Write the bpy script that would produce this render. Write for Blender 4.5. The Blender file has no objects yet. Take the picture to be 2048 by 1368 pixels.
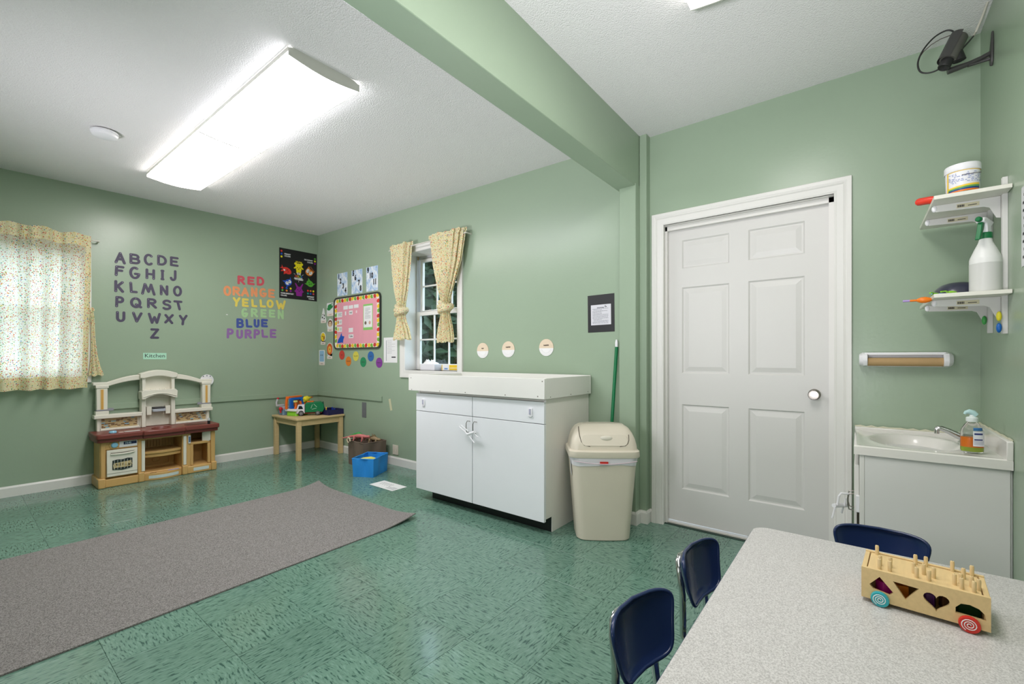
import bpy, bmesh, math, random
from mathutils import Vector, Matrix
from mathutils.geometry import tessellate_polygon
random.seed(7)
C = bpy.context.scene.collection
SC = bpy.context.scene
PI = math.pi
def lin(c):
    c = c/255.
    return c/12.92 if c <= .04045 else ((c+.055)/1.055)**2.4
def rgb(r, g, b, k=1.0): return (min(1, lin(r)*k), min(1, lin(g)*k), min(1, lin(b)*k), 1)

# ------------------------------------------------------------------ camera, world, exposure
YAW = .666
cam_data = bpy.data.cameras.new('camera'); cam = bpy.data.objects.new('camera', cam_data); C.objects.link(cam)
cam.location = (0, 0, 1.12); cam.rotation_euler = (PI/2, 0, YAW-PI/2)
cam_data.sensor_width = 36; cam_data.lens = 885/2048*36; cam_data.shift_y = 32.7/2048; cam_data.clip_start = .02
SC.camera = cam
SC.view_settings.view_transform = 'Standard'; SC.view_settings.look = 'None'
SC.view_settings.exposure = .56; SC.view_settings.gamma = 1; SC.view_settings.use_curve_mapping = False
W = bpy.data.worlds.new('world'); SC.world = W; W.use_nodes = True
bg = W.node_tree.nodes['Background']; bg.inputs[0].default_value = (.70, .84, 1.0, 1); bg.inputs[1].default_value = 3.8
LAMP1, LAMP2 = 13.0, 7.5          # radiance of the two fluorescent lenses

# unseen fill lights added behind the camera to brighten the ceiling and room
def fill_light(x, y, z, tx, ty, tz, power, size, col=(.99, .95, 1.03)):
    l = bpy.data.lights.new('added_fill', 'AREA'); l.energy = power; l.shape = 'DISK'; l.size = size; l.color = col; l.spread = 1.25
    o = bpy.data.objects.new('added_fill', l); C.objects.link(o); o.location = (x, y, z)
    o.rotation_euler = (Vector((x, y, z))-Vector((tx, ty, tz))).to_track_quat('Z', 'Y').to_euler()
fill_light(-1.25, .45, .75, 1.7, .65, 2.62, 13, .7)
fill_light(-1.25, 2.9, .45, 2.2, 3.7, 2.6, 10, .8)
fill_light(-1.3, 1.7, 1.7, 2.6, 1.3, .6, 3.4, 1.1)

# ------------------------------------------------------------------ materials
MATS = {}
def newmat(name):
    m = bpy.data.materials.new(name); m.use_nodes = True
    return m, m.node_tree.nodes, m.node_tree.links, m.node_tree.nodes['Principled BSDF']
def mat(name, col, rough=.5, metal=0, spec=.5, var=0, vscale=8, bump=0, bscale=80, coat=0, trans=0, alpha=1, emit=0, ior=1.45, stretch=(1,1,1)):
    if name in MATS: return MATS[name]
    m, N, L, P = newmat(name)
    P.inputs['Base Color'].default_value = col; P.inputs['Roughness'].default_value = rough
    P.inputs['Metallic'].default_value = metal; P.inputs['Specular IOR Level'].default_value = spec
    P.inputs['Coat Weight'].default_value = coat; P.inputs['Coat Roughness'].default_value = .08
    P.inputs['Transmission Weight'].default_value = trans; P.inputs['Alpha'].default_value = alpha; P.inputs['IOR'].default_value = ior
    if emit: P.inputs['Emission Color'].default_value = col; P.inputs['Emission Strength'].default_value = emit
    tc = N.new('ShaderNodeTexCoord'); mp = N.new('ShaderNodeMapping'); mp.inputs['Scale'].default_value = stretch
    L.new(tc.outputs['Object'], mp.inputs[0])
    if var:
        n = N.new('ShaderNodeTexNoise'); n.inputs['Scale'].default_value = vscale; n.inputs['Detail'].default_value = 5
        L.new(mp.outputs[0], n.inputs['Vector'])
        r = N.new('ShaderNodeMix'); r.data_type = 'RGBA'
        r.inputs[6].default_value = tuple(c*(1-var) for c in col[:3])+(1,); r.inputs[7].default_value = tuple(min(1, c*(1+var)) for c in col[:3])+(1,)
        L.new(n.outputs[0], r.inputs[0]); L.new(r.outputs[2], P.inputs['Base Color'])
    if bump:
        n = N.new('ShaderNodeTexNoise'); n.inputs['Scale'].default_value = bscale; n.inputs['Detail'].default_value = 3
        L.new(mp.outputs[0], n.inputs['Vector'])
        b = N.new('ShaderNodeBump'); b.inputs['Strength'].default_value = bump; b.inputs['Distance'].default_value = .004
        L.new(n.outputs[0], b.inputs['Height']); L.new(b.outputs[0], P.inputs['Normal'])
    MATS[name] = m
    return m
def ramp(N, pts, interp='LINEAR'):
    r = N.new('ShaderNodeValToRGB'); r.color_ramp.interpolation = interp
    e = r.color_ramp.elements
    while len(e) < len(pts): e.new(.5)
    for i, (p, c) in enumerate(pts): e[i].position = p; e[i].color = c
    return r
GREEN = rgb(153, 172, 149)
wallm = mat('green semi gloss wall paint', GREEN, .29, spec=.6, var=.03, vscale=2.5, bump=.10, bscale=55)
white = mat('white gloss trim paint', rgb(226, 225, 220), .35, bump=.03, bscale=60)
doorm = mat('white door paint', rgb(214, 213, 209), .38, bump=.05, bscale=70, stretch=(1, 1, .15))
lam = mat('white laminate', rgb(232, 235, 238), .33, var=.015)
lamside = mat('off white side panel', rgb(234, 231, 225), .4, var=.03, vscale=4)
traym = mat('painted tray board', rgb(228, 228, 222), .4, var=.02, bump=.05)
blackm = mat('black toe kick', rgb(22, 26, 26), .4)
paper = mat('white paper', rgb(232, 232, 232), .7)
ink = mat('dark ink', rgb(40, 40, 46), .7)
greyink = mat('grey print', rgb(120, 122, 128), .7)
plw = mat('white plastic', rgb(235, 235, 238), .3)
chrome = mat('chrome', rgb(200, 200, 200), .12, metal=1)
nickel = mat('brushed nickel', rgb(150, 146, 138), .22, metal=1)
navy = mat('navy blue plastic', rgb(30, 46, 86), .22, coat=.3, var=.05)
beech = mat('light pine wood', rgb(214, 186, 138), .45, var=.10, vscale=9, stretch=(1, 1, 9))
pine = mat('toy beech wood', rgb(219, 190, 138), .42, var=.14, vscale=14, stretch=(8, 1, 8))
def flat(name, r, g, b, rough=.45, **k): return mat(name, rgb(r, g, b), rough, **k)

def popcorn():
    m, N, L, P = newmat('popcorn ceiling')
    P.inputs['Base Color'].default_value = rgb(232, 231, 230); P.inputs['Roughness'].default_value = .9; P.inputs['Specular IOR Level'].default_value = .1
    tc = N.new('ShaderNodeTexCoord'); n = N.new('ShaderNodeTexNoise'); n.inputs['Scale'].default_value = 110; n.inputs['Detail'].default_value = 4
    v = N.new('ShaderNodeTexVoronoi'); v.inputs['Scale'].default_value = 150
    L.new(tc.outputs['Object'], n.inputs['Vector']); L.new(tc.outputs['Object'], v.inputs['Vector'])
    a = N.new('ShaderNodeMath'); a.operation = 'SUBTRACT'; L.new(n.outputs[0], a.inputs[0]); L.new(v.outputs['Distance'], a.inputs[1])
    b = N.new('ShaderNodeBump'); b.inputs['Strength'].default_value = .32; b.inputs['Distance'].default_value = .008
    L.new(a.outputs[0], b.inputs['Height']); L.new(b.outputs[0], P.inputs['Normal'])
    return m
ceilm = popcorn()
def floor_mat():
    m, N, L, P = newmat('green vinyl composition tile')
    tc = N.new('ShaderNodeTexCoord'); oi = N.new('ShaderNodeObjectInfo')
    off = N.new('ShaderNodeVectorMath'); off.operation = 'SCALE'; off.inputs[3].default_value = 37
    cx = N.new('ShaderNodeCombineXYZ'); L.new(oi.outputs['Random'], cx.inputs[0]); L.new(oi.outputs['Random'], cx.inputs[1])
    L.new(cx.outputs[0], off.inputs[0])
    ad = N.new('ShaderNodeVectorMath'); L.new(tc.outputs['Object'], ad.inputs[0]); L.new(off.outputs[0], ad.inputs[1])
    # warp so the flecks curve slightly
    wn = N.new('ShaderNodeTexNoise'); wn.inputs['Scale'].default_value = 9; L.new(ad.outputs[0], wn.inputs['Vector'])
    ws = N.new('ShaderNodeVectorMath'); ws.operation = 'SCALE'; ws.inputs[3].default_value = .035; L.new(wn.outputs['Color'], ws.inputs[0])
    a2 = N.new('ShaderNodeVectorMath'); L.new(ad.outputs[0], a2.inputs[0]); L.new(ws.outputs[0], a2.inputs[1])
    mp = N.new('ShaderNodeMapping'); mp.inputs['Scale'].default_value = (26, 130, 1); L.new(a2.outputs[0], mp.inputs[0])
    n = N.new('ShaderNodeTexNoise'); n.inputs['Scale'].default_value = 1; n.inputs['Detail'].default_value = 2.5; n.inputs['Roughness'].default_value = .6
    L.new(mp.outputs[0], n.inputs['Vector'])
    r = ramp(N, [(.30, rgb(120, 152, 138)), (.44, rgb(104, 138, 122)), (.575, rgb(96, 130, 114)), (.62, rgb(52, 86, 76))])
    L.new(n.outputs[0], r.inputs[0])
    n2 = N.new('ShaderNodeTexNoise'); n2.inputs['Scale'].default_value = 5; L.new(ad.outputs[0], n2.inputs['Vector'])
    hv = N.new('ShaderNodeHueSaturation')
    mr = N.new('ShaderNodeMapRange'); mr.inputs[3].default_value = .90; mr.inputs[4].default_value = 1.12; L.new(n2.outputs[0], mr.inputs[0])
    m3 = N.new('ShaderNodeMapRange'); m3.inputs[3].default_value = .93; m3.inputs[4].default_value = 1.06; L.new(oi.outputs['Random'], m3.inputs[0])
    mu = N.new('ShaderNodeMath'); mu.operation = 'MULTIPLY'; L.new(mr.outputs[0], mu.inputs[0]); L.new(m3.outputs[0], mu.inputs[1])
    L.new(mu.outputs[0], hv.inputs['Value']); L.new(r.outputs[0], hv.inputs['Color']); L.new(hv.outputs[0], P.inputs['Base Color'])
    P.inputs['Roughness'].default_value = .15; P.inputs['Specular IOR Level'].default_value = .55
    n3 = N.new('ShaderNodeTexNoise'); n3.inputs['Scale'].default_value = 28; L.new(ad.outputs[0], n3.inputs['Vector'])
    b = N.new('ShaderNodeBump'); b.inputs['Strength'].default_value = .12; b.inputs['Distance'].default_value = .003
    L.new(n3.outputs[0], b.inputs['Height']); L.new(b.outputs[0], P.inputs['Normal'])
    return m
tilem = floor_mat()
def speckle(name, c1, c2, scale, rough, lo=.4, hi=.6, bump=0, bd=.003):
    m, N, L, P = newmat(name); P.inputs['Roughness'].default_value = rough
    tc = N.new('ShaderNodeTexCoord'); n = N.new('ShaderNodeTexNoise'); n.inputs['Scale'].default_value = scale; n.inputs['Detail'].default_value = 4; n.inputs['Roughness'].default_value = .7
    L.new(tc.outputs['Object'], n.inputs['Vector'])
    r = ramp(N, [(lo, c1), (hi, c2)]); L.new(n.outputs[0], r.inputs[0]); L.new(r.outputs[0], P.inputs['Base Color'])
    if bump:
        b = N.new('ShaderNodeBump'); b.inputs['Strength'].default_value = bump; b.inputs['Distance'].default_value = bd
        L.new(n.outputs[0], b.inputs['Height']); L.new(b.outputs[0], P.inputs['Normal'])
    MATS[name] = m
    return m
rugm = speckle('grey pile mat', rgb(90, 87, 85), rgb(168, 163, 159), 230, .95, .36, .64, .8, .006)
topm = speckle('grey speckled laminate', rgb(160, 158, 156), rgb(206, 204, 202), 330, .32, .36, .60)
def floral(name, trans=.5, base=(234, 228, 190)):
    m, N, L, P = newmat(name)
    tc = N.new('ShaderNodeTexCoord')
    def spots(scale, thr, seed):
        mp = N.new('ShaderNodeMapping'); mp.inputs['Location'].default_value = (seed, seed*2, seed*3); L.new(tc.outputs['Object'], mp.inputs[0])
        v = N.new('ShaderNodeTexVoronoi'); v.inputs['Scale'].default_value = scale; L.new(mp.outputs[0], v.inputs['Vector'])
        c = N.new('ShaderNodeMath'); c.operation = 'LESS_THAN'; c.inputs[1].default_value = thr; L.new(v.outputs['Distance'], c.inputs[0])
        s = N.new('ShaderNodeSeparateColor'); L.new(v.outputs['Color'], s.inputs[0])
        return c, s
    col = None
    prev = None
    for scale, thr, seed, pts in ((84, .34, 1.3, [(0, rgb(205, 70, 62)), (.3, rgb(226, 120, 90)), (.55, rgb(86, 150, 96)), (.75, rgb(70, 130, 170)), (.88, rgb(236, 196, 70))]),
                                  (150, .36, 5.1, [(0, rgb(226, 196, 84)), (.35, rgb(206, 84, 104)), (.6, rgb(120, 165, 96)), (.8, rgb(236, 216, 120))])):
        c, s = spots(scale, thr, seed); r = ramp(N, pts, 'CONSTANT'); L.new(s.outputs[0], r.inputs[0])
        k = N.new('ShaderNodeMath'); k.operation = 'LESS_THAN'; k.inputs[1].default_value = .62; L.new(s.outputs[1], k.inputs[0])
        f = N.new('ShaderNodeMath'); f.operation = 'MULTIPLY'; L.new(c.outputs[0], f.inputs[0]); L.new(k.outputs[0], f.inputs[1])
        mx = N.new('ShaderNodeMix'); mx.data_type = 'RGBA'; L.new(f.outputs[0], mx.inputs[0]); L.new(r.outputs[0], mx.inputs[7])
        if prev: L.new(prev.outputs[2], mx.inputs[6])
        else: mx.inputs[6].default_value = rgb(*base)
        prev = mx
    L.new(prev.outputs[2], P.inputs['Base Color']); P.inputs['Roughness'].default_value = .9; P.inputs['Specular IOR Level'].default_value = .1
    tr = N.new('ShaderNodeBsdfTranslucent'); L.new(prev.outputs[2], tr.inputs[0])
    ms = N.new('ShaderNodeMixShader'); ms.inputs[0].default_value = trans
    L.new(P.outputs[0], ms.inputs[1]); L.new(tr.outputs[0], ms.inputs[2]); L.new(ms.outputs[0], N['Material Output'].inputs[0])
    return m
curtm_backlit = floral('floral curtain cotton', .62, (246, 242, 226))  # base whiter than the cloth itself, painting in the daylight behind it
curtm2 = floral('floral curtain cotton gathered', .22)
def glass_pane():
    m, N, L, P = newmat('window glass')
    t = N.new('ShaderNodeBsdfTransparent'); t.inputs[0].default_value = (.9, .93, .93, 1); g = N.new('ShaderNodeBsdfGlossy'); g.inputs['Roughness'].default_value = .02
    lw = N.new('ShaderNodeLayerWeight'); lw.inputs[0].default_value = .5
    pw = N.new('ShaderNodeMath'); pw.operation = 'POWER'; pw.inputs[1].default_value = 4; L.new(lw.outputs['Facing'], pw.inputs[0])
    fr = N.new('ShaderNodeMath'); fr.operation = 'MULTIPLY_ADD'; fr.inputs[1].default_value = .6; fr.inputs[2].default_value = .05; L.new(pw.outputs[0], fr.inputs[0])
    ms = N.new('ShaderNodeMixShader'); L.new(fr.outputs[0], ms.inputs[0]); L.new(t.outputs[0], ms.inputs[1]); L.new(g.outputs[0], ms.inputs[2])
    L.new(ms.outputs[0], N['Material Output'].inputs[0]); return m
glassm = glass_pane()
def lamp_mat(name, col, s, tube=.09):
    m, N, L, P = newmat(name); P.inputs['Base Color'].default_value = (.8, .8, .8, 1)
    # brighter along the two tubes behind the prismatic lens
    tc = N.new('ShaderNodeTexCoord'); sp = N.new('ShaderNodeSeparateXYZ'); L.new(tc.outputs['Object'], sp.inputs[0])
    ab = N.new('ShaderNodeMath'); ab.operation = 'ABSOLUTE'; L.new(sp.outputs[0], ab.inputs[0])
    d = N.new('ShaderNodeMath'); d.operation = 'SUBTRACT'; L.new(ab.outputs[0], d.inputs[0]); d.inputs[1].default_value = tube
    d2 = N.new('ShaderNodeMath'); d2.operation = 'ABSOLUTE'; L.new(d.outputs[0], d2.inputs[0])
    mr = N.new('ShaderNodeMapRange'); mr.inputs[1].default_value = 0; mr.inputs[2].default_value = .1; mr.inputs[3].default_value = s*1.15; mr.inputs[4].default_value = s*.8; L.new(d2.outputs[0], mr.inputs[0])
    P.inputs['Emission Color'].default_value = col; L.new(mr.outputs[0], P.inputs['Emission Strength']); return m

# ------------------------------------------------------------------ mesh building
class MB:
    def __init__(s): s.v = []; s.f = []; s.m = []; s.mi = 0; s.T = Matrix.Identity(4)
    def add(s, vs, fs):
        o = len(s.v); s.v += [tuple(s.T @ Vector(p)) for p in vs]; s.f += [tuple(i+o for i in f) for f in fs]; s.m += [s.mi]*len(fs); return s
    def box(s, x0, x1, y0, y1, z0, z1):
        x0, x1 = sorted((x0, x1)); y0, y1 = sorted((y0, y1)); z0, z1 = sorted((z0, z1))
        return s.add([(x0,y0,z0),(x1,y0,z0),(x1,y1,z0),(x0,y1,z0),(x0,y0,z1),(x1,y0,z1),(x1,y1,z1),(x0,y1,z1)],
                     [(0,3,2,1),(4,5,6,7),(0,1,5,4),(1,2,6,5),(2,3,7,6),(3,0,4,7)])
    def hexa(s, b, t):           # bottom 4 and top 4 corners
        return s.add(list(b)+list(t), [(0,3,2,1),(4,5,6,7),(0,1,5,4),(1,2,6,5),(2,3,7,6),(3,0,4,7)])
    def prism(s, pts, lo, hi, ax='z', holes=()):
        def mp(p, h): return (p[0], p[1], h) if ax == 'z' else ((p[0], h, p[1]) if ax == 'y' else (h, p[0], p[1]))
        loops = [list(pts)]+[list(h) for h in holes]
        if holes:
            tris = tessellate_polygon([[Vector((p[0], p[1], 0)) for p in l] for l in loops])
            allp = [p for l in loops for p in l]; n = len(allp)
            vs = [mp(p, lo) for p in allp]+[mp(p, hi) for p in allp]
            fs = [tuple(t) for t in tris]+[tuple(i+n for i in reversed(t)) for t in tris]
            o = 0
            for l in loops:
                k = len(l)
                for i in range(k): j = (i+1) % k; fs.append((o+i, o+j, o+j+n, o+i+n))
                o += k
            return s.add(vs, fs)
        n = len(pts)
        vs = [mp(p, lo) for p in pts]+[mp(p, hi) for p in pts]
        return s.add(vs, [tuple(range(n))[::-1], tuple(range(n, 2*n))]+[(i, (i+1) % n, (i+1) % n+n, i+n) for i in range(n)])
    def lathe(s, prof, c=(0,0,0), seg=24, sx=1, sy=1, cap=True):
        vs = []; fs = []
        for (r, z) in prof:
            for i in range(seg):
                a = 2*PI*i/seg; vs.append((c[0]+r*sx*math.cos(a), c[1]+r*sy*math.sin(a), c[2]+z))
        for k in range(len(prof)-1):
            for i in range(seg):
                j = (i+1) % seg; fs.append((k*seg+i, k*seg+j, (k+1)*seg+j, (k+1)*seg+i))
        if cap:
            fs.append(tuple(range(seg))[::-1]); fs.append(tuple(range((len(prof)-1)*seg, len(prof)*seg)))
        return s.add(vs, fs)
    def cyl(s, c, r, z0, z1, seg=20): return s.lathe([(r, z0), (r, z1)], (c[0], c[1], 0), seg)
    def rod(s, a, b, r, seg=12, r2=None):
        a = Vector(a); b = Vector(b); d = b-a; q = d.to_track_quat('Z', 'Y').to_matrix().to_4x4()
        T = s.T; s.T = T @ Matrix.Translation(a) @ q; s.lathe([(r, 0), (r if r2 is None else r2, d.length)], seg=seg); s.T = T; return s
    def tube(s, pts, r, seg=8, closed=False):
        P = [Vector(p) for p in pts]; n = len(P); vs = []; fs = []; up = None
        for i, p in enumerate(P):
            if closed: t = P[(i+1) % n]-P[i-1]
            else: t = (P[min(i+1, n-1)]-P[max(i-1, 0)])
            t.normalize()
            if up is None: up = Vector((0,0,1)) if abs(t.z) < .9 else Vector((1,0,0))
            sd = t.cross(up).normalized(); up = sd.cross(t).normalized()
            rr = r[i] if isinstance(r, (list, tuple)) else r
            for k in range(seg):
                a = 2*PI*k/seg; vs.append(tuple(p+sd*rr*math.cos(a)+up*rr*math.sin(a)))
        for i in range(n if closed else n-1):
            for k in range(seg):
                j = (k+1) % seg; i2 = (i+1) % n; fs.append((i*seg+k, i*seg+j, i2*seg+j, i2*seg+k))
        if not closed: fs += [tuple(range(seg))[::-1], tuple(range((n-1)*seg, n*seg))]
        return s.add(vs, fs)
    def ball(s, c, rx, ry=None, rz=None, seg=16, rings=10):
        ry = ry or rx; rz = rz or rx
        pr = [(max(1e-4, math.sin(PI*i/rings)), -math.cos(PI*i/rings)*rz) for i in range(rings+1)]
        return s.lathe(pr, c, seg, rx, ry)
    def build(s, name, mats, parent=None, world=None, smooth=40, bevel=0, loc=None, rot=None, weld=True):
        me = bpy.data.meshes.new(name); vs = s.v
        if world is None: world = parent is not None
        if world and parent is not None:
            o = Vector(parent.get('_o', (0,0,0))); vs = [tuple(Vector(p)-o) for p in vs]
        assert not s.f or max(max(f) for f in s.f) < len(vs), name
        me.from_pydata(vs, [], s.f)
        for m in (mats if isinstance(mats, (list, tuple)) else [mats]): me.materials.append(m)
        me.polygons.foreach_set('material_index', s.m)
        bm = bmesh.new(); bm.from_mesh(me)
        if weld: bmesh.ops.remove_doubles(bm, verts=bm.verts, dist=1e-6)
        bmesh.ops.recalc_face_normals(bm, faces=bm.faces); bm.to_mesh(me); bm.free()
        if smooth:
            me.polygons.foreach_set('use_smooth', [True]*len(me.polygons)); me.set_sharp_from_angle(angle=math.radians(smooth))
        ob = bpy.data.objects.new(name, me); C.objects.link(ob)
        if parent is not None:
            ob.parent = parent
            if world: ob['_o'] = [float(c) for c in parent.get('_o', (0,0,0))]
        if loc is not None: ob.location = loc
        if rot is not None: ob.rotation_euler = rot
        if bevel:
            b = ob.modifiers.new('bevel', 'BEVEL'); b.width = bevel; b.segments = 2; b.limit_method = 'ANGLE'; b.angle_limit = math.radians(50)
        return ob
def crv(P, n=5):
    P = [Vector(p) for p in P]; out = []
    for i in range(len(P)-1):
        a, b, c, d = P[max(i-1, 0)], P[i], P[i+1], P[min(i+2, len(P)-1)]
        for k in range(n):
            t = k/n; out.append(.5*((2*b)+(c-a)*t+(2*a-5*b+4*c-d)*t*t+(3*b-a-3*c+d)*t**3))
    return out+[P[-1]]
def tag(o, label=None, cat=None, group=None, kind=None):
    if label: o['label'] = label
    if cat: o['category'] = cat
    if group: o['group'] = group
    if kind: o['kind'] = kind
    return o
def thing(name, label, cat, loc=(0,0,0), rot=(0,0,0), group=None, world=False):
    o = bpy.data.objects.new(name, None); C.objects.link(o); o.location = loc; o.rotation_euler = rot if isinstance(rot, tuple) else (0,0,rot)
    o.empty_display_size = .05
    if world: o['_o'] = list(loc)
    return tag(o, label, cat, group)
def solo(mb, name, m, label, cat, base, rot=0, group=None, **k):   # a thing that is one mesh; verts given relative to base
    o = mb.build(name, m, None, loc=base, rot=rot if isinstance(rot, tuple) else (0,0,rot), **k); return tag(o, label, cat, group)
def copy_tree(o, parent=None):
    c = o.copy(); C.objects.link(c)
    if parent is not None: c.parent = parent
    for ch in list(o.children): copy_tree(ch, c)
    return c
ROT = {'A': (PI/2, 0, 0), 'B': (PI/2, 0, -PI/2), 'R': (PI/2, 0, PI)}   # left wall, back wall, right wall: local x reads to the right, y up, z out of the wall
YA, XB, XD, YR = 5.41, 2.90, 2.985, -.445
def wall_loc(w, h, z, d=.001):
    return (h, YA-d, z) if w == 'A' else ((XB-d, h, z) if w == 'B' else (h, YR+d, z))
def text(s, size, x, y, z, m, parent, name='lettering', off=0, align='CENTER', depth=.0003, rot=0, sx=1):
    cu = bpy.data.curves.new('t', 'FONT'); cu.body = s; cu.size = size; cu.align_x = align; cu.align_y = 'CENTER'; cu.offset = off; cu.extrude = depth
    cu.resolution_u = 2
    o = bpy.data.objects.new('t', cu); C.objects.link(o); bpy.context.view_layer.update()
    me = bpy.data.meshes.new_from_object(o.evaluated_get(bpy.context.evaluated_depsgraph_get())); bpy.data.objects.remove(o); bpy.data.curves.remove(cu)
    me.materials.clear(); me.materials.append(m)
    r = bpy.data.objects.new(name, me); C.objects.link(r); r.parent = parent; r.location = (x, y, z); r.rotation_euler = (0, 0, rot); r.scale = (sx, 1, 1)
    return r
def rect(x0, x1, y0, y1): return [(x0,y0),(x1,y0),(x1,y1),(x0,y1)]
def rrect(x0, x1, y0, y1, r, n=5):
    p = []
    for cx, cy, a in ((x1-r, y0+r, -PI/2), (x1-r, y1-r, 0), (x0+r, y1-r, PI/2), (x0+r, y0+r, PI)):
        for i in range(n+1): t = a+PI/2*i/n; p.append((cx+r*math.cos(t), cy+r*math.sin(t)))
    return p
def ell(cx, cy, rx, ry, n=24, a0=0, a1=2*PI):
    full = abs(a1-a0-2*PI) < 1e-6
    return [(cx+rx*math.cos(a0+(a1-a0)*i/(n if full else n-1)), cy+ry*math.sin(a0+(a1-a0)*i/(n if full else n-1))) for i in range(n)]
def struct(mb, name, m, parent=None, **k):
    o = mb.build(name, m, parent, world=False, **k)
    if parent is None: o['kind'] = 'structure'
    return o

# ------------------------------------------------------------------ room shell
XF = -1.55                                    # wall behind the camera
m = MB().box(XF, 3.25, YR-.1, YA+.1, -.06, -.006)
fl = struct(m, 'floor', flat('tile bedding', 40, 62, 54, .6))
T = .305
tm = bpy.data.meshes.new('tile'); h = T/2-.0004
tm.from_pydata([(-h,-h,-.006),(h,-h,-.006),(h,h,-.006),(-h,h,-.006),(-h,-h,-.0005),(h,-h,-.0005),(h,h,-.0005),(-h,h,-.0005),(-h+.0006,-h+.0006,0),(h-.0006,-h+.0006,0),(h-.0006,h-.0006,0),(-h+.0006,h-.0006,0)], [],
    [(0,1,5,4),(1,2,6,5),(2,3,7,6),(3,0,4,7),(4,5,9,8),(5,6,10,9),(6,7,11,10),(7,4,8,11),(8,9,10,11)])
tm.materials.append(tilem)
nt = 0
for i in range(-6, 9):
    for j in range(-2, 18):
        x = .367+T*(i+.5); y = .02+T*(j+.5)
        if y-T/2 > YA+.02 or x+T/2 < XF or nt >= 300: continue
        o = bpy.data.objects.new('tile', tm); C.objects.link(o); o.parent = fl; o.location = (x, y, random.uniform(-.0002, 0)); o.rotation_euler = (0, 0, PI/2*((i+j) % 2)+PI*random.randint(0, 1)); nt += 1

# left wall (kitchen) with its window opening
WL0, WL1, WZ0, WZ1 = -.35, .70, .99, 2.08
m = MB()
m.box(XF, WL0, YA, YA+.12, 0, 2.75); m.box(WL1, XB+.1, YA, YA+.12, 0, 2.75)
m.box(WL0, WL1, YA, YA+.12, 0, WZ0); m.box(WL0, WL1, YA, YA+.12, WZ1, 2.75)
wl = struct(m, 'wall_left', wallm)
# back wall with window and door openings
BW0, BW1, BZ0, BZ1 = 2.915, 3.67, 1.0, 2.19
DY0, DY1, DZ = .105, 1.045, 2.015
m = MB()
m.box(XB, XB+.2, BW1, YA+.1, 0, 2.75); m.box(XB, XB+.2, BW0, BW1, 0, BZ0); m.box(XB, XB+.2, BW0, BW1, BZ1, 2.75); m.box(XB, XB+.2, 1.25, BW0, 0, 2.75)
m.box(XD, XB+.2, DY1, 1.25, 0, 2.75); m.box(XD, XB+.2, DY0, DY1, DZ, 2.75); m.box(XD, XB+.2, YR-.1, DY0, 0, 2.75)
wb = struct(m, 'wall_back', wallm)
struct(MB().box(XF, 3.1, YR-.1, YR, 0, 2.75), 'wall_right', wallm)
struct(MB().box(XF-.1, XF, YR-.1, YA+.1, 0, 2.75), 'wall_front', wallm)
def cz(x, y): return 2.68+.014*(max(x, 0)-2.9)+.0147*(y-5.4)
m = MB().add([(XF,1.25,cz(XF,1.25)),(0,1.25,cz(0,1.25)),(3.0,1.25,cz(3,1.25)),(3.0,5.5,cz(3,5.5)),(0,5.5,cz(0,5.5)),(XF,5.5,cz(XF,5.5))]+[(XF,1.25,2.8),(0,1.25,2.8),(3.0,1.25,2.8),(3.0,5.5,2.8),(0,5.5,2.8),(XF,5.5,2.8)],
    [(0,1,4,5),(1,2,3,4),(6,11,10,7),(7,10,9,8),(0,6,7,1),(1,7,8,2),(2,8,9,3),(3,9,10,4),(4,10,11,5),(5,11,6,0)])
m.box(XF, 3.2, YR-.1, 1.25, 2.643, 2.8)
struct(m, 'ceiling', ceilm, smooth=0)
# beam and the posts that carry it
struct(MB().box(XF, 2.985, 1.188, 1.325, 2.285, 2.7), 'trim_1', wallm, bevel=.004)
struct(MB().box(2.852, 2.99, 1.184, 1.303, 0, 2.30), 'trim_2', wallm, bevel=.004)
m = MB().box(2.922, 2.99, 1.137, 1.186, 0, 2.645)
struct(m, 'trim_3', wallm, bevel=.003)
# baseboards
def base(pts, name):
    # pts: polyline of wall-face points, board on the room side
    m = MB(); t = .013
    for (a, b, n) in pts:
        x0, y0 = a; x1, y1 = b; nx, ny = n
        m.hexa([(x0,y0,0),(x1,y1,0),(x1+nx*t,y1+ny*t,0),(x0+nx*t,y0+ny*t,0)], [(x0,y0,.072),(x1,y1,.072),(x1+nx*t,y1+ny*t,.072),(x0+nx*t,y0+ny*t,.072)])
        m.hexa([(x0,y0,.072),(x1,y1,.072),(x1+nx*t,y1+ny*t,.072),(x0+nx*t,y0+ny*t,.072)], [(x0,y0,.086),(x1,y1,.086),(x1+nx*t*.4,y1+ny*t*.4,.086),(x0+nx*t*.4,y0+ny*t*.4,.086)])
    return struct(m, name, white)
base([((XF, YA), (XB, YA), (0,-1))], 'baseboard_left')
base([((XB, YA), (XB, 2.80), (-1,0)), ((XB, 1.55), (XB, 1.303), (-1,0)), ((2.852, 1.31), (2.852, 1.172), (-1,0)), ((2.842, 1.184), (2.935, 1.184), (0,-1)), ((2.922, 1.184), (2.922, 1.125), (-1,0)), ((2.912,1.137),(2.985,1.137),(0,-1)), ((XD, 1.137), (XD, 1.118), (-1,0)), ((XD, .072), (XD, .012), (-1,0))], 'baseboard_back')
base([((XF, YR), (2.40, YR), (0,1))], 'baseboard_right')
# green chair rails
struct(MB().box(.80, XB, YA-.018, YA, .652, .706), 'trim_4', wallm, bevel=.002)
struct(MB().box(XB-.018, XB, 4.06, YA-.018, .655, .708), 'trim_5', wallm, bevel=.002)

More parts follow.
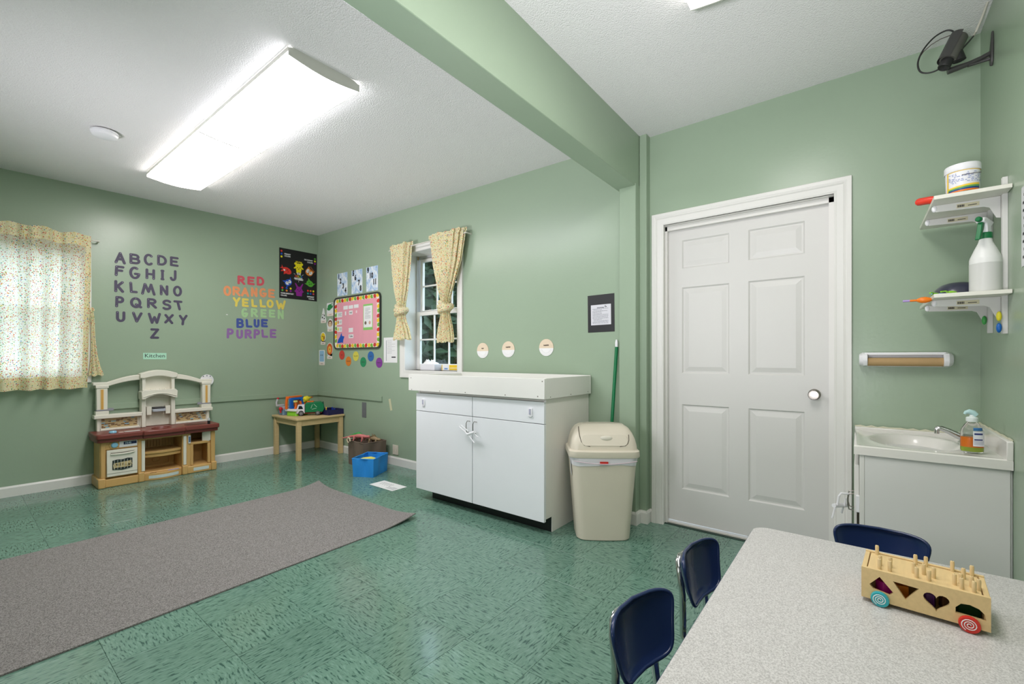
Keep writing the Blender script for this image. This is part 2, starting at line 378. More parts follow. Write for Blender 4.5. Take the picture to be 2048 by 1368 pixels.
# ------------------------------------------------------------------ door
dr = bpy.data.objects.new('door_1', None); C.objects.link(dr); dr.location = (3.05, 0, 0); dr['kind'] = 'structure'; dr['_o'] = [3.05, 0, 0]
m = MB()      # leaf with six raised panels on the room face (x = 3.05)
ys = [.106, .245, .545, .645, .945, 1.044]; zs = [.022, .238, .815, 1.015, 1.60, 1.72, 1.917, 2.01]
X0 = 3.05
for i in range(5):
    for k in range(7):
        y0, y1, z0, z1 = ys[i], ys[i+1], zs[k], zs[k+1]
        if i in (1, 3) and k in (1, 3, 5):
            rings = [(0, 0), (.004, .0), (.012, .008), (.020, .008), (.048, .0015)]
            for (a, da), (b, db) in zip(rings, rings[1:]):
                o = [(X0+da, y0+a, z0+a), (X0+da, y1-a, z0+a), (X0+da, y1-a, z1-a), (X0+da, y0+a, z1-a)]
                q = [(X0+db, y0+b, z0+b), (X0+db, y1-b, z0+b), (X0+db, y1-b, z1-b), (X0+db, y0+b, z1-b)]
                m.add(o+q, [(0,1,5,4),(1,2,6,5),(2,3,7,6),(3,0,4,7)])
            m.add(q, [(0,1,2,3)])
        else: m.add([(X0,y0,z0),(X0,y1,z0),(X0,y1,z1),(X0,y0,z1)], [(0,1,2,3)])
m.box(X0+.012, X0+.04, .106, 1.044, .022, 2.01)
m.add([(X0,.106,.022),(X0,1.044,.022),(X0+.012,1.044,.022),(X0+.012,.106,.022)], [(0,1,2,3)])
m.build('leaf', doorm, dr, smooth=0)
# jamb, stop and threshold
m = MB(); m.box(XD, 3.10, DY1-.002, DY1+.015, 0, DZ+.012); m.box(XD, 3.10, DY0-.015, DY0+.002, 0, DZ+.012); m.box(XD, 3.10, DY0, DY1, DZ-.002, DZ+.012)
m.box(3.02, 3.047, 1.030, DY1, .0, DZ); m.box(3.02, 3.047, DY0, .135, 0, DZ); m.box(3.02, 3.047, DY0, DY1, 1.985, DZ)
m.build('jamb', white, dr, smooth=30)
MB().box(3.03, 3.10, DY0, DY1, 0, .012).build('threshold', mat('worn threshold', rgb(206, 202, 192), .5, var=.1, vscale=30), dr, bevel=.002)
MB().box(3.0, 3.05, DY0, DY1, 0, .003).build('threshold_gap', flat('tile edge', 34, 60, 52, .5), dr)
# moulded casing: profile steps mitred at the corners
def casing(m, a0, a1, z0, z1, w, xw, prof, bottom=False):
    # rectangle ring from inner (a0,a1,z1) outward by w; prof: (t, h) across
    for (t0, h0), (t1, h1) in zip(prof, prof[1:]):
        A0, A1, B0, B1 = a0-t0*w, a1+t0*w, a0-t1*w, a1+t1*w
        Z0, Z1 = z1+t0*w, z1+t1*w
        zb0, zb1 = (z0-t0*w, z0-t1*w) if bottom else (z0, z0)
        p = [(xw-h0,A0,zb0),(xw-h0,A0,Z0),(xw-h0,A1,Z0),(xw-h0,A1,zb0)]; q = [(xw-h1,B0,zb1),(xw-h1,B0,Z1),(xw-h1,B1,Z1),(xw-h1,B1,zb1)]
        m.add(p+q, [(0,1,5,4),(1,2,6,5),(2,3,7,6)]+([(3,0,4,7)] if bottom else []))
m = MB(); casing(m, .110, 1.040, 0, 2.018, .078, XD, [(-.001,0),(0,.010),(.08,.013),(.16,.011),(.24,.013),(.50,.016),(.58,.021),(.66,.019),(.74,.022),(.97,.022),(1,.018),(1,0)])
m.build('casing', white, dr, smooth=25)
k = MB(); k.T = Matrix.Translation((X0, .203, .914)) @ Matrix.Rotation(-PI/2, 4, 'Y')
k.lathe([(.031, 0), (.031, .003), (.027, .009), (.012, .012), (.0115, .030), (.018, .036), (.026, .046), (.0275, .056), (.024, .062), (.006, .063)], seg=28)
k.build('door_knob', nickel, dr, smooth=35)

# ------------------------------------------------------------------ windows
def sash(parent, name, x, y0, y1, z0, z1, fr, cols, rows, mt=.018, mu=.016, rail_top=None, rail_bot=None):
    rt = rail_top or fr; rb = rail_bot or fr
    m = MB(); m.box(x, x+.03, y0, y0+fr, z0, z1); m.box(x, x+.03, y1-fr, y1, z0, z1); m.box(x, x+.03, y0+fr, y1-fr, z0, z0+rb); m.box(x, x+.03, y0+fr, y1-fr, z1-rt, z1)
    s = m.build(name, white, parent, bevel=.002)
    m = MB(); gy0, gy1, gz0, gz1 = y0+fr, y1-fr, z0+rb, z1-rt
    for i in range(1, cols): yy = gy0+(gy1-gy0)*i/cols; m.box(x+.008, x+.02, yy-mu/2, yy+mu/2, gz0, gz1)
    for i in range(1, rows): zz = gz0+(gz1-gz0)*i/rows; m.box(x+.0085, x+.0195, gy0, gy1, zz-mu/2, zz+mu/2)
    m.build('muntins', white, s)
    MB().box(x+.013, x+.015, gy0, gy1, gz0, gz1).build('pane', glassm, s, smooth=0)
w1 = bpy.data.objects.new('window_1', None); C.objects.link(w1); w1.location = (XB, 3.29, 1.0); w1['kind'] = 'structure'; w1['_o'] = [XB, 3.29, 1.0]
m = MB(); casing(m, BW0, BW1, BZ0-.003, BZ1-.0, .072, XB, [(-.01,0),(0,.010),(.1,.014),(.2,.012),(.6,.015),(.75,.019),(1,.019),(1,0)], bottom=True)
m.build('casing', white, w1, smooth=25)
m = MB(); m.box(XB-.005, 3.10, BW1-.001, BW1+.012, BZ0, BZ1); m.box(XB-.005, 3.10, BW0-.012, BW0+.001, BZ0, BZ1); m.box(XB-.005, 3.10, BW0, BW1, BZ1-.001, BZ1+.012); m.box(XB-.014, 3.10, BW0, BW1, BZ0-.02, BZ0)
m.build('jamb', white, w1)
m = MB(); m.box(3.035, 3.10, BW1-.016, BW1, BZ0, BZ1); m.box(3.035, 3.10, BW0, BW0+.016, BZ0, BZ1); m.box(3.075, 3.10, BW0, BW1, BZ1-.03, BZ1)
m.build('sash_track', mat('window track', rgb(190, 192, 192), .5), w1)
sash(w1, 'lower_sash', 3.037, BW0+.014, BW1-.014, BZ0+.002, 1.605, .045, 3, 2, rail_bot=.062, rail_top=.042)
sash(w1, 'upper_sash', 3.069, BW0+.014, BW1-.030, 1.585, BZ1-.03, .036, 3, 2, rail_top=.036)
m = MB()
for yy in (3.15, 3.45): m.box(3.03, 3.055, yy-.025, yy+.025, 1.605, 1.616)
m.build('sash_lock', white, w1, bevel=.003)
m = MB().rod((3.05, 3.655, 2.15), (3.05, 3.655, 2.185), .008); m.build('bracket', flat('brass', 170, 140, 90, .4), w1)
# left window, almost covered by its curtain
w2 = bpy.data.objects.new('window_2', None); C.objects.link(w2); w2.location = (.175, YA, .99); w2['kind'] = 'structure'; w2['_o'] = [.175, YA, .99]
m = MB()
m.box(WL0-.085, WL0, YA-.018, YA, WZ0-.085, WZ1+.085); m.box(WL1, WL1+.087, YA-.018, YA, WZ0-.085, WZ1+.085); m.box(WL0, WL1, YA-.018, YA, WZ1, WZ1+.085); m.box(WL0, WL1, YA-.018, YA, WZ0-.085, WZ0)
m.build('casing', white, w2, bevel=.003)
m = MB(); m.box(WL0, WL0+.045, YA+.05, YA+.08, WZ0, WZ1); m.box(WL1-.045, WL1, YA+.05, YA+.08, WZ0, WZ1); m.box(WL0, WL1, YA+.05, YA+.08, WZ0, WZ0+.05); m.box(WL0, WL1, YA+.05, YA+.08, WZ1-.045, WZ1); m.box(WL0, WL1, YA+.045, YA+.075, 1.52, 1.56)
for xx in (0, .35): m.box(xx-.008, xx+.008, YA+.055, YA+.07, WZ0, WZ1)
m.build('sash', white, w2)
MB().box(WL0+.04, WL1-.04, YA+.063, YA+.066, WZ0+.04, WZ1-.04).build('pane', glassm, w2, smooth=0)

# ------------------------------------------------------------------ fluorescent wraparound fixtures
lensA = lamp_mat('cool lamp lens', (.96, .94, 1.0, 1), LAMP1); lensB = lamp_mat('warm lamp lens', (1, .94, .92, 1), LAMP1*.95); lensC = lamp_mat('warm white lamp lens', (1, .95, .93, 1), LAMP2)
endcap = flat('painted steel end cap', 205, 206, 196, .5)
def fixture(name, label, cx, cy, z, halfw, half, rot, mats, ztop, group=None, tilt=0):
    # local: x across, y along
    t = thing(name, label, 'ceiling light', (cx, cy, z), (tilt, 0, rot), group)
    w = halfw; prof = [(-w, .052), (-w, .018)]+[(-w+2*w*i/12, .018-.018*math.sin(PI*i/12)) for i in range(1, 12)]+[(w, .018), (w, .052)]
    sec = [(-half, 0), (0, half)] if len(mats) == 2 else [(-half, half)]
    for (a, b), mm in zip(sec, mats):
        a += .004; b -= .004
        m = MB(); n = len(prof); vs = [(p[0], a, p[1]) for p in prof]+[(p[0], b, p[1]) for p in prof]
        m.add(vs, [(i, i+1, n+i+1, n+i) for i in range(n-1)]); m.build('lens', mm, t, world=False, smooth=60)
        for e in (a, b):
            m = MB(); cap = [(p[0]*1.012, p[1]-.002) for p in prof]; cap = [(-w*.80, ztop), (-w*.86, .060)]+cap+[(w*.86, .060), (w*.80, ztop)]
            m.prism([(p[0], p[1]) for p in cap], e-.003, e+.003, 'y'); m.build('end_cap', endcap, t, world=False, smooth=30)
    for sx in (-1, 1): MB().box(sx*w, sx*(w+.003), -half+.006, half-.006, .034, .056).build('side_rail', endcap, t, world=False)
    MB().box(-w*.78, w*.78, -half+.01, half-.01, .055, ztop).build('housing', endcap, t, world=False)
    return t
fixture('fluorescent_light', 'long two lens fluorescent ceiling light over the grey mat', 1.185, 3.352, 2.566, .186, 1.222, 0, [lensA, lensB], .060, tilt=.0147)
fixture('fluorescent_light', 'ceiling light cut by the top edge of the picture, near the door', .72, .375, 2.574, .186, 1.222, PI/2, [lensC], .068)
# smoke alarm
m = MB().lathe([(.070, 0), (.072, -.012), (.066, -.016), (.068, -.018), (.064, -.030), (.045, -.037), (.001, -.038)], seg=32, cap=False)
solo(m, 'smoke_detector', plw, 'round white smoke detector on the ceiling left of the long light', 'smoke detector', (.637, 3.93, 2.618))

# ------------------------------------------------------------------ curtains
def big_curtain():
    t = thing('curtain', 'wide floral curtain drawn across the left window', 'curtain', (.175, 5.325, 2.17), world=True)
    x0, x1 = -.62, .775; nx, nz = 260, 26; vs = []; fs = []
    for k in range(nz+1):
        f = k/nz; z = 2.205-f*(2.205-.86)
        for i in range(nx+1):
            u = i/nx; x = x0+(x1-x0)*u
            amp = .006+.013*min(1, f*2.2); ph = 1.6*math.sin(7*u+1)+.6*math.sin(23*u)
            y = 5.325+amp*math.sin(58*u+ph+.5*f*math.sin(9*u))+.004*math.sin(140*u+2*f)*(1-f)
            xx = x-(.032*max(0, f-.25) if u > .6 else 0)*(u-.6)/.4
            zz = z+(.010*math.sin(47*u+2)+.007*math.sin(19*u))*(1-f)**6 + .004*math.sin(58*u+ph)*f
            vs.append((xx, y, zz))
    for k in range(nz):
        for i in range(nx): a = k*(nx+1)+i; fs.append((a, a+1, a+nx+2, a+nx+1))
    MB().add(vs, fs).build('fabric', curtm_backlit, t, smooth=180)
    # heading ruffle, turned hem and side hem are second layers of cloth
    def layer(k0, k1, i0, i1, dy, name):
        v2 = []; f2 = []; w = i1-i0+1
        for k in range(k0, k1+1):
            for i in range(i0, i1+1): p = vs[k*(nx+1)+i]; v2.append((p[0], p[1]+dy, p[2]))
        for k in range(k1-k0):
            for i in range(w-1): a = k*w+i; f2.append((a, a+1, a+w+1, a+w))
        MB().add(v2, f2).build(name, curtm2, t, smooth=180)
    layer(0, 2, 0, nx, -.003, 'heading'); layer(nz-2, nz, 0, nx, -.003, 'hem'); layer(2, nz-2, nx-7, nx, -.003, 'side_hem')
    return t
big_curtain()
m = MB().rod((-.70, 5.345, 2.165), (.835, 5.345, 2.165), .006); m.rod((.83, 5.345, 2.165), (.83, 5.405, 2.165), .006); m.rod((-.695, 5.345, 2.165), (-.695, 5.405, 2.165), .006)
o = m.build('curtain_rod', flat('white rod', 214, 210, 200, .4)); tag(o, 'thin white curtain rod above the left window', 'curtain rod')
def gathered(name, label, cx, y0, prof, pleats=11, axis='y', seg=72, dep=.028, group=None, seed=0):
    # prof: (z, half width, centre shift); pleated tube hanging down, local frame at the top centre, width along local x
    t = thing(name, label, 'curtain', (cx, y0, prof[0][0]), (0,0,(-PI/2 if axis == 'y' else 0)), group)
    rnd = random.Random(seed); ph = rnd.random()*6; vs = []; fs = []; n = len(prof); z0 = prof[0][0]
    for (z, w, sft) in prof:
        for i in range(seg):
            a = 2*PI*i/seg; k = 1+.10*math.sin(pleats*a+ph)+.05*math.sin(2.3*pleats*a+z*4)
            vs.append((sft+w*k*math.cos(a), min(dep, w*.6)*(1+.5*math.sin(pleats*a+ph))*math.sin(a), z-z0+.006*math.sin(5*a+ph)*(1 if (z == prof[0][0] or z == prof[-1][0]) else 0)))
    for k in range(n-1):
        for i in range(seg): j = (i+1) % seg; fs.append((k*seg+i, k*seg+j, (k+1)*seg+j, (k+1)*seg+i))
    MB().add(vs, fs).build('panel', curtm2, t, world=False, smooth=60)
    return t
def knot(t, z, x, w, hh=.055):
    m = MB()
    for q in range(3):
        T = m.T; m.T = Matrix.Translation((x, -.004, z)) @ Matrix.Rotation(.35*(q-1), 4, 'Y')
        pts = [(w*math.cos(a), .034*math.sin(a), .022*(q-1)+.008*math.sin(2*a)) for a in [2*PI*i/20 for i in range(20)]]
        m.tube(pts, .026, 8, True); m.T = T
    m.ball((x, 0, z), w*1.0, .04, hh, 18, 10)
    m.build('knot', curtm2, t, world=False, smooth=60)
gC = 'knotted floral curtains at the back window'
t = gathered('curtain', 'narrow floral curtain knotted low, on the left side of the back window', 2.83, 3.648, [(2.275,.165,0),(2.25,.168,0),(2.232,.150,0),(2.20,.148,0),(2.0,.128,.0),(1.8,.092,.0),(1.68,.056,.0),(1.62,.045,0),(1.56,.045,0),(1.50,.06,.0),(1.42,.095,.01),(1.34,.120,.01),(1.31,.128,.01)], group=None, seed=1)
knot(t, 1.60-2.275, 0, .070)
t = gathered('curtain', 'wider floral curtain knotted low, on the right side of the back window', 2.83, 2.985, [(2.285,.222,0),(2.262,.226,0),(2.242,.205,0),(2.21,.205,0),(2.0,.165,-.005),(1.8,.100,-.015),(1.66,.050,-.02),(1.58,.042,-.02),(1.52,.048,-.02),(1.42,.080,-.02),(1.32,.100,-.02),(1.27,.098,-.02)], pleats=15, group=None, seed=2)
knot(t, 1.59-2.285, -.02, .068)
m = MB().rod((2.83, 2.735, 2.235), (2.83, 3.85, 2.235), .006); m.rod((2.83, 2.738, 2.235), (2.897, 2.738, 2.235), .006); m.rod((2.83, 3.847, 2.235), (2.897, 3.847, 2.235), .006)
o = m.build('curtain_rod', MATS['white rod']); tag(o, 'thin white rod carrying the knotted curtains at the back window', 'curtain rod')
t = gathered('curtain', 'thin twisted end of floral curtain hanging right of the left window', .792, 5.375, [(1.57,.012,-.01),(1.555,.022,-.01),(1.53,.014,-.008),(1.45,.012,0),(1.30,.013,0.004),(1.15,.020,.010),(1.05,.032,.016),(.98,.046,.022),(.965,.048,.022)], pleats=6, axis='x', seg=40, dep=.02, seed=3)

# ------------------------------------------------------------------ stroke letters
def arc(cx, cy, rx, ry, a0, a1, n=14): return [(cx+rx*math.cos(math.radians(a0+(a1-a0)*i/(n-1))), cy+ry*math.sin(math.radians(a0+(a1-a0)*i/(n-1)))) for i in range(n)]
GL = {
'A': [[(0,0),(.5,1)],[(.5,1),(1,0)],[(.2,.36),(.8,.36)]],
'B': [[(.05,0),(.05,1)],[(.05,1)]+arc(.55,.76,.36,.24,90,-90)+[(.05,.52)],[(.05,.52)]+arc(.6,.26,.4,.26,90,-90)+[(.05,0)]],
'C': [arc(.55,.5,.55,.5,50,310,18)],
'D': [[(.05,0),(.05,1)],[(.05,1)]+arc(.4,.5,.6,.5,90,-90)+[(.05,0)]],
'E': [[(.05,0),(.05,1)],[(.05,1),(1,1)],[(.05,.5),(.85,.5)],[(.05,0),(1,0)]],
'F': [[(.05,0),(.12,1)],[(.12,1),(1,1)],[(.08,.55),(.85,.55)]],
'G': [arc(.5,.5,.5,.5,60,350,20),[(.99,.42),(.55,.42)]],
'H': [[(.05,0),(.05,1)],[(.95,0),(.95,1)],[(.05,.5),(.95,.5)]],
'I': [[(.5,0),(.5,1)],[(.1,1),(.9,1)],[(.1,0),(.9,0)]],
'J': [[(.9,1),(.9,.35)]+arc(.5,.32,.4,.32,0,-160,10)],
'K': [[(.05,0),(.05,1)],[(.95,.95),(.1,.42)],[(.3,.55),(1,0)]],
'L': [[(.05,1),(.15,0)],[(.15,0),(1,0)]],
'M': [[(0,0),(.2,1)],[(.2,1),(.5,.25)],[(.5,.25),(.72,1)],[(.72,1),(1,0)]],
'N': [[(.05,0),(.05,1)],[(.05,1),(.95,0)],[(.95,0),(.95,1)]],
'O': [arc(.5,.5,.5,.5,90,450,26)],
'P': [[(.05,0),(.1,1)],[(.1,1)]+arc(.55,.74,.42,.26,90,-90)+[(.1,.48)]],
'Q': [arc(.45,.52,.45,.48,90,450,26),[(.5,.32),(1,.05)]],
'R': [[(.05,0),(.05,1)],[(.05,1)]+arc(.55,.76,.36,.24,90,-90)+[(.05,.52)],[(.4,.5),(1,0)]],
'S': [arc(.55,.76,.42,.24,30,250,12)+arc(.48,.26,.46,.26,80,-140,12)],
'T': [[(0,1),(1,1)],[(.45,1),(.75,0)]],
'U': [[(.05,1),(.05,.35)]+arc(.5,.35,.45,.35,180,360,12)+[(.95,.35),(.95,1)]],
'V': [[(0,1),(.42,0)],[(.42,0),(1,1)]],
'W': [[(0,.95),(.28,0)],[(.28,0),(.52,.62)],[(.52,.62),(.74,.02)],[(.74,.02),(1,1)]],
'X': [[(.05,.95),(.9,0)],[(.98,1),(.02,.05)]],
'Y': [[(.02,.95),(.5,.45)],[(1,1),(.5,.45)],[(.5,.45),(.42,0)]],
'Z': [[(.1,1),(.95,1)],[(.95,1),(.05,0)],[(.05,0),(.95,0)]]}
def ribbon(m, pts, r, d):
    P = [Vector(p) for p in pts]; q = [P[0]]
    for p in P[1:]:
        if (p-q[-1]).length > 1e-4: q.append(p)
    P = q; n = len(P); closed = (P[0]-P[-1]).length < 1e-3 and n > 4
    L = []; R = []
    for i in range(n):
        a = P[i-1] if i else (P[-2] if closed else P[0]); b = P[i+1] if i < n-1 else (P[1] if closed else P[-1])
        t = (b-a).normalized(); nn = Vector((-t.y, t.x)); L.append(P[i]+nn*r); R.append(P[i]-nn*r)
    top = []
    for i in range(n-1): top.append([L[i], R[i], R[i+1], L[i+1]])
    vs = []; fs = []
    def V(p, z): vs.append((p.x, p.y, z)); return len(vs)-1
    lt = [V(p, d) for p in L]; rt = [V(p, d) for p in R]; lb = [V(p, 0) for p in L]; rb = [V(p, 0) for p in R]
    for i in range(n-1): fs += [(lt[i], rt[i], rt[i+1], lt[i+1]), (lb[i], lt[i], lt[i+1], lb[i+1]), (rt[i], rb[i], rb[i+1], rt[i+1])]
    if not closed:
        for e, (c, l_, r_) in enumerate(((P[0], L[0], R[0]), (P[-1], R[-1], L[-1]))):
            a0 = math.atan2(l_.y-c.y, l_.x-c.x); pts2 = [Vector((c.x+r*math.cos(a0+PI*k/7), c.y+r*math.sin(a0+PI*k/7))) for k in range(8)]
            T = [V(p, d) for p in pts2]; B = [V(p, 0) for p in pts2]; fs.append(tuple(T))
            for k in range(7): fs.append((T[k], B[k], B[k+1], T[k+1]))
    m.add(vs, fs)
def letter(ch, x0, x1, z0, z1, r, m, label, cat, group, jit=.03, d=.0018, name='paper_letter', dots=None):
    rnd = random.Random(hash_(ch, x0)); mb = MB(); w = x1-x0-2*r; h = z1-z0-2*r
    for s in GL[ch]:
        dx, dy = rnd.uniform(-jit, jit), rnd.uniform(-jit, jit)
        ribbon(mb, [((p[0]+dx*.5)*w-w/2, (p[1]+dy*.3)*h-h/2) for p in s], r, d+rnd.uniform(0, .0004))
    o = mb.build(name, m, None, loc=wall_loc('A', (x0+x1)/2, (z0+z1)/2), rot=ROT['A'], smooth=0, weld=False); tag(o, label, cat, group)
    if dots:
        mb = MB(); pts = [s[0] for s in GL[ch]][:3]
        for p in pts[:2]: mb.cyl((p[0]*w-w/2, p[1]*h-h/2), .0028, d, d+.002, 8)
        mb.build('pins', dots, o, world=False)['kind'] = 'stuff'
    return o
def hash_(*a): return int(sum((ord(str(c)[0])*31+len(str(c)))*(i+3) if isinstance(c, str) else c*1000*(i+7) for i, c in enumerate(a)))
purp = mat('dark purple painted letter', rgb(76, 70, 92), .55, var=.06, vscale=30)
ALPHA = [('A',0.945,1.026,2.000,2.108),('B',1.048,1.132,2.013,2.112),('C',1.157,1.231,2.019,2.132),('D',1.257,1.338,2.034,2.135),('E',1.359,1.434,2.043,2.139),('F',0.943,1.015,1.883,1.981),('G',1.049,1.132,1.871,1.989),('H',1.167,1.246,1.885,1.987),('I',1.285,1.319,1.891,1.994),('J',1.355,1.420,1.895,2.006),('K',0.941,1.013,1.732,1.844),('L',1.048,1.112,1.739,1.843),('M',1.137,1.249,1.732,1.845),('N',1.278,1.352,1.743,1.844),('O',1.387,1.462,1.744,1.852),('P',0.946,1.015,1.593,1.697),('Q',1.055,1.146,1.595,1.701),('R',1.178,1.260,1.606,1.703),('S',1.294,1.378,1.600,1.704),('T',1.391,1.466,1.607,1.704),('U',0.952,1.024,1.459,1.559),('V',1.070,1.148,1.463,1.561),('W',1.187,1.290,1.457,1.566),('X',1.315,1.396,1.462,1.563),('Y',1.434,1.510,1.456,1.565),('Z',1.202,1.279,1.311,1.413)]
pinm = flat('pin head', 190, 186, 205, .3)
for ch, a, b, c, d in ALPHA:
    letter(ch, a, b, c, d, .0106, purp, 'dark purple letter %s of the wall alphabet' % ch, 'letter', 'dark purple alphabet letters on the left wall', dots=pinm if ch in 'ABCDFGHKLMNPQRUV' else None)
WORDS = {'RED':[('R',1.968,2.050,1.940,2.038),('E',2.070,2.148,1.949,2.044),('D',2.167,2.251,1.952,2.056)],
'ORANGE':[('O',1.833,1.909,1.799,1.911),('R',1.919,2.003,1.808,1.913),('A',2.005,2.091,1.810,1.914),('N',2.106,2.180,1.818,1.926),('G',2.197,2.280,1.822,1.931),('E',2.292,2.370,1.829,1.930)],
'YELLOW':[('Y',1.923,2.003,1.690,1.798),('E',2.013,2.087,1.696,1.791),('L',2.108,2.176,1.702,1.793),('L',2.197,2.271,1.707,1.800),('O',2.276,2.355,1.708,1.808),('W',2.379,2.493,1.700,1.814)],
'GREEN':[('G',2.009,2.080,1.576,1.684),('R',2.104,2.184,1.586,1.688),('E',2.208,2.278,1.592,1.688),('E',2.298,2.375,1.597,1.691),('N',2.398,2.474,1.585,1.697)],
'BLUE':[('B',1.958,2.037,1.456,1.564),('L',2.050,2.125,1.466,1.561),('U',2.135,2.202,1.470,1.568),('E',2.215,2.292,1.479,1.574)],
'PURPLE':[('P',1.862,1.936,1.337,1.447),('U',1.956,2.029,1.336,1.438),('R',2.041,2.122,1.341,1.446),('P',2.133,2.208,1.344,1.452),('L',2.216,2.294,1.359,1.454),('E',2.311,2.387,1.359,1.463)]}
WC = {'RED':(204,82,96),'ORANGE':(232,152,104),'YELLOW':(226,206,96),'GREEN':(166,204,152),'BLUE':(66,84,156),'PURPLE':(142,104,164)}
for w, ls in WORDS.items():
    mm = mat('%s paint letter' % w.lower(), rgb(*WC[w], 1.05), .55, var=.08, vscale=25); seen = {}
    for ch, a, b, c, d in ls:
        k = seen.get(ch, 0); seen[ch] = k+1; n = sum(1 for l in ls if l[0] == ch)
        lab = '%s painted letter %s in the word %s on the left wall' % (w.lower() if w != 'GREEN' else 'pale green', ch, w)
        if n > 1: lab = ('first ' if k == 0 else 'second ')+lab
        letter(ch, a, b, c, d, .0122, mm, lab, 'letter', 'letters of the colour words', name='painted_letter', d=.0008)

# ------------------------------------------------------------------ things on the left wall
def sheet(name, label, cat, wall, h, z, w, hh, m, d=.0012, group=None, rot=0, round_=0, gap=.001):
    p = rect(-w/2, w/2, -hh/2, hh/2) if not round_ else rrect(-w/2, w/2, -hh/2, hh/2, round_)
    R = ROT[wall]
    o = MB().prism(p, 0, d).build(name, m, None, loc=wall_loc(wall, h, z, gap), rot=R, smooth=30)
    if rot: o.rotation_euler = (Matrix.Rotation(R[2], 3, 'Z') @ Matrix.Rotation(PI/2, 3, 'X') @ Matrix.Rotation(rot, 3, 'Z')).to_euler()
    return tag(o, label, cat, group)
def lines(parent, x0, x1, y0, y1, n, m, z, hgt=.35, seed=1, name='text_lines'):
    rnd = random.Random(seed); mb = MB(); dy = (y1-y0)/n
    for i in range(n):
        y = y1-dy*(i+.5); x = x0+(0 if rnd.random() > .3 else (x1-x0)*.06); end = x0+(x1-x0)*rnd.choice((1, 1, .96, .9, .6))
        while x < end:
            w = (x1-x0)*rnd.uniform(.04, .12); e = min(end, x+w); mb.box(x, e, y-dy*hgt/2, y+dy*hgt/2, z, z+.0002); x = e+(x1-x0)*.018
    return mb.build(name, m, parent, world=False, smooth=0)
s = sheet('label_card', 'small mint green card lettered Kitchen above the play kitchen', 'sign', 'A', 1.243, 1.142, .182, .062, flat('mint card', 178, 226, 200, .6))
text('Kitchen', .052, 0, .002, .0014, ink, s, off=0, sx=1.0)

poster = sheet('poster', 'black paper colour wheel chart with six animals near the corner', 'poster', 'A', 2.650, 2.138, .462, .596, flat('black poster paper', 24, 22, 25, .45))
PC = {'red':(222,52,42),'yellow':(238,222,24),'orange':(222,132,44),'green':(86,170,52),'purple':(140,26,140),'blue':(32,82,192),'white':(236,236,236),'teal':(30,150,140),'brown':(130,72,38),'pink':(214,70,90),'black':(18,18,20)}
pm = {k: flat('poster '+k, *v, .5) for k, v in PC.items()}
def shape(parent, name, pts, m, z, d=.0003): return MB().prism(pts, z, z+d).build(name, m, parent, world=False, smooth=0)
def blob(mb, cx, cy, rx, ry, rot=0, n=20, z=.0014, d=.0003):
    c, s_ = math.cos(rot), math.sin(rot); mb.prism([(cx+c*px-s_*py, cy+s_*px+c*py) for px, py in ell(0, 0, rx, ry, n)], z, z+d)
def creature(nm, x, y, rot, col, kind):
    Rm = Matrix.Translation((x, y, 0)) @ Matrix.Rotation(rot, 4, 'Z')
    b = MB(); b.T = Rm
    if kind == 'bear':
        blob(b, 0, .022, .040, .036); blob(b, -.036, .052, .018, .016, z=.0015); blob(b, .036, .052, .018, .016, z=.0015); blob(b, 0, -.018, .034, .030, z=.0016); blob(b, -.040, .004, .022, .010, .5, z=.0017); blob(b, .040, .004, .022, .010, -.5, z=.0017); blob(b, -.018, -.046, .012, .014, z=.0018); blob(b, .018, -.046, .012, .014, z=.0018)
    elif kind == 'fish':
        blob(b, 0, 0, .055, .036); b.prism([(.045, .0), (.085, .022), (.072, -.004), (.085, -.026)], .0015, .0018); b.prism([(-.01, .03), (.012, .062), (.026, .028)], .0015, .0018); b.prism([(.03,.026),(.060,.052),(.056,.02)], .0016, .0019)
    elif kind == 'fox':
        blob(b, 0, 0, .048, .044); b.prism([(-.046, .012), (-.044, .062), (-.010, .040)], .0015, .0018); b.prism([(.046, .012), (.044, .062), (.010, .040)], .0015, .0018)
    elif kind == 'bird':
        blob(b, 0, 0, .046, .038); b.prism([(-.036, .02), (-.052, .052), (-.016, .036)], .0015, .0018); b.prism([(.03, .02), (.058, .044), (.045, .004)], .0015, .0018); b.prism([(-.036,-.02),(-.058,-.036),(-.02,-.036)], .0016, .0019)
    else:
        b.prism([(-.030, .030), (-.052, .085), (-.040, .086), (-.012, .045), (.012, .045), (.040, .086), (.052, .085), (.030, .030), (.046, -.004), (.060, -.012), (.038, -.028), (.034, -.070), (-.034, -.070), (-.038, -.028), (-.060, -.012), (-.046, -.004)], .0014, .0017)
    o = b.build('animal_figure', pm[col], poster, world=False, smooth=0)
    f = MB(); f.T = Rm
    if kind == 'fox': blob(f, -.022, .004, .018, .026, .2, z=.0018); blob(f, .022, .004, .018, .026, -.2, z=.0018)
    elif kind == 'fish': blob(f, .03, .012, .012, .009, z=.0019)
    elif col == 'blue': blob(f, -.016, .0, .018, .022, .3, z=.0018); blob(f, .02, .0, .016, .02, -.3, z=.0018)
    if f.v: f.build('face_patch', pm['white'], o, world=False, smooth=0)
    f = MB(); f.T = Rm
    for sx in (-1, 1): blob(f, sx*.016, .006, .005, .006, z=.0022)
    blob(f, 0, -.010, .007, .005, z=.0022); f.build('eyes', pm['black'], o, world=False, smooth=0)
creature('b', 0, .085, 0, 'yellow', 'bear'); creature('f', -.140, .035, PI-.5, 'red', 'fish'); creature('x', .130, .055, -.6, 'orange', 'fox')
creature('u', -.125, -.105, .6, 'blue', 'bird'); creature('g', .140, -.085, -.5, 'green', 'bird'); creature('p', .005, -.185, 0, 'purple', 'hare')
shape(poster, 'hat', [(.150,.135),(.205,.070),(.192,.062),(.140,.122)], pm['brown'], .0019)
mb = MB()
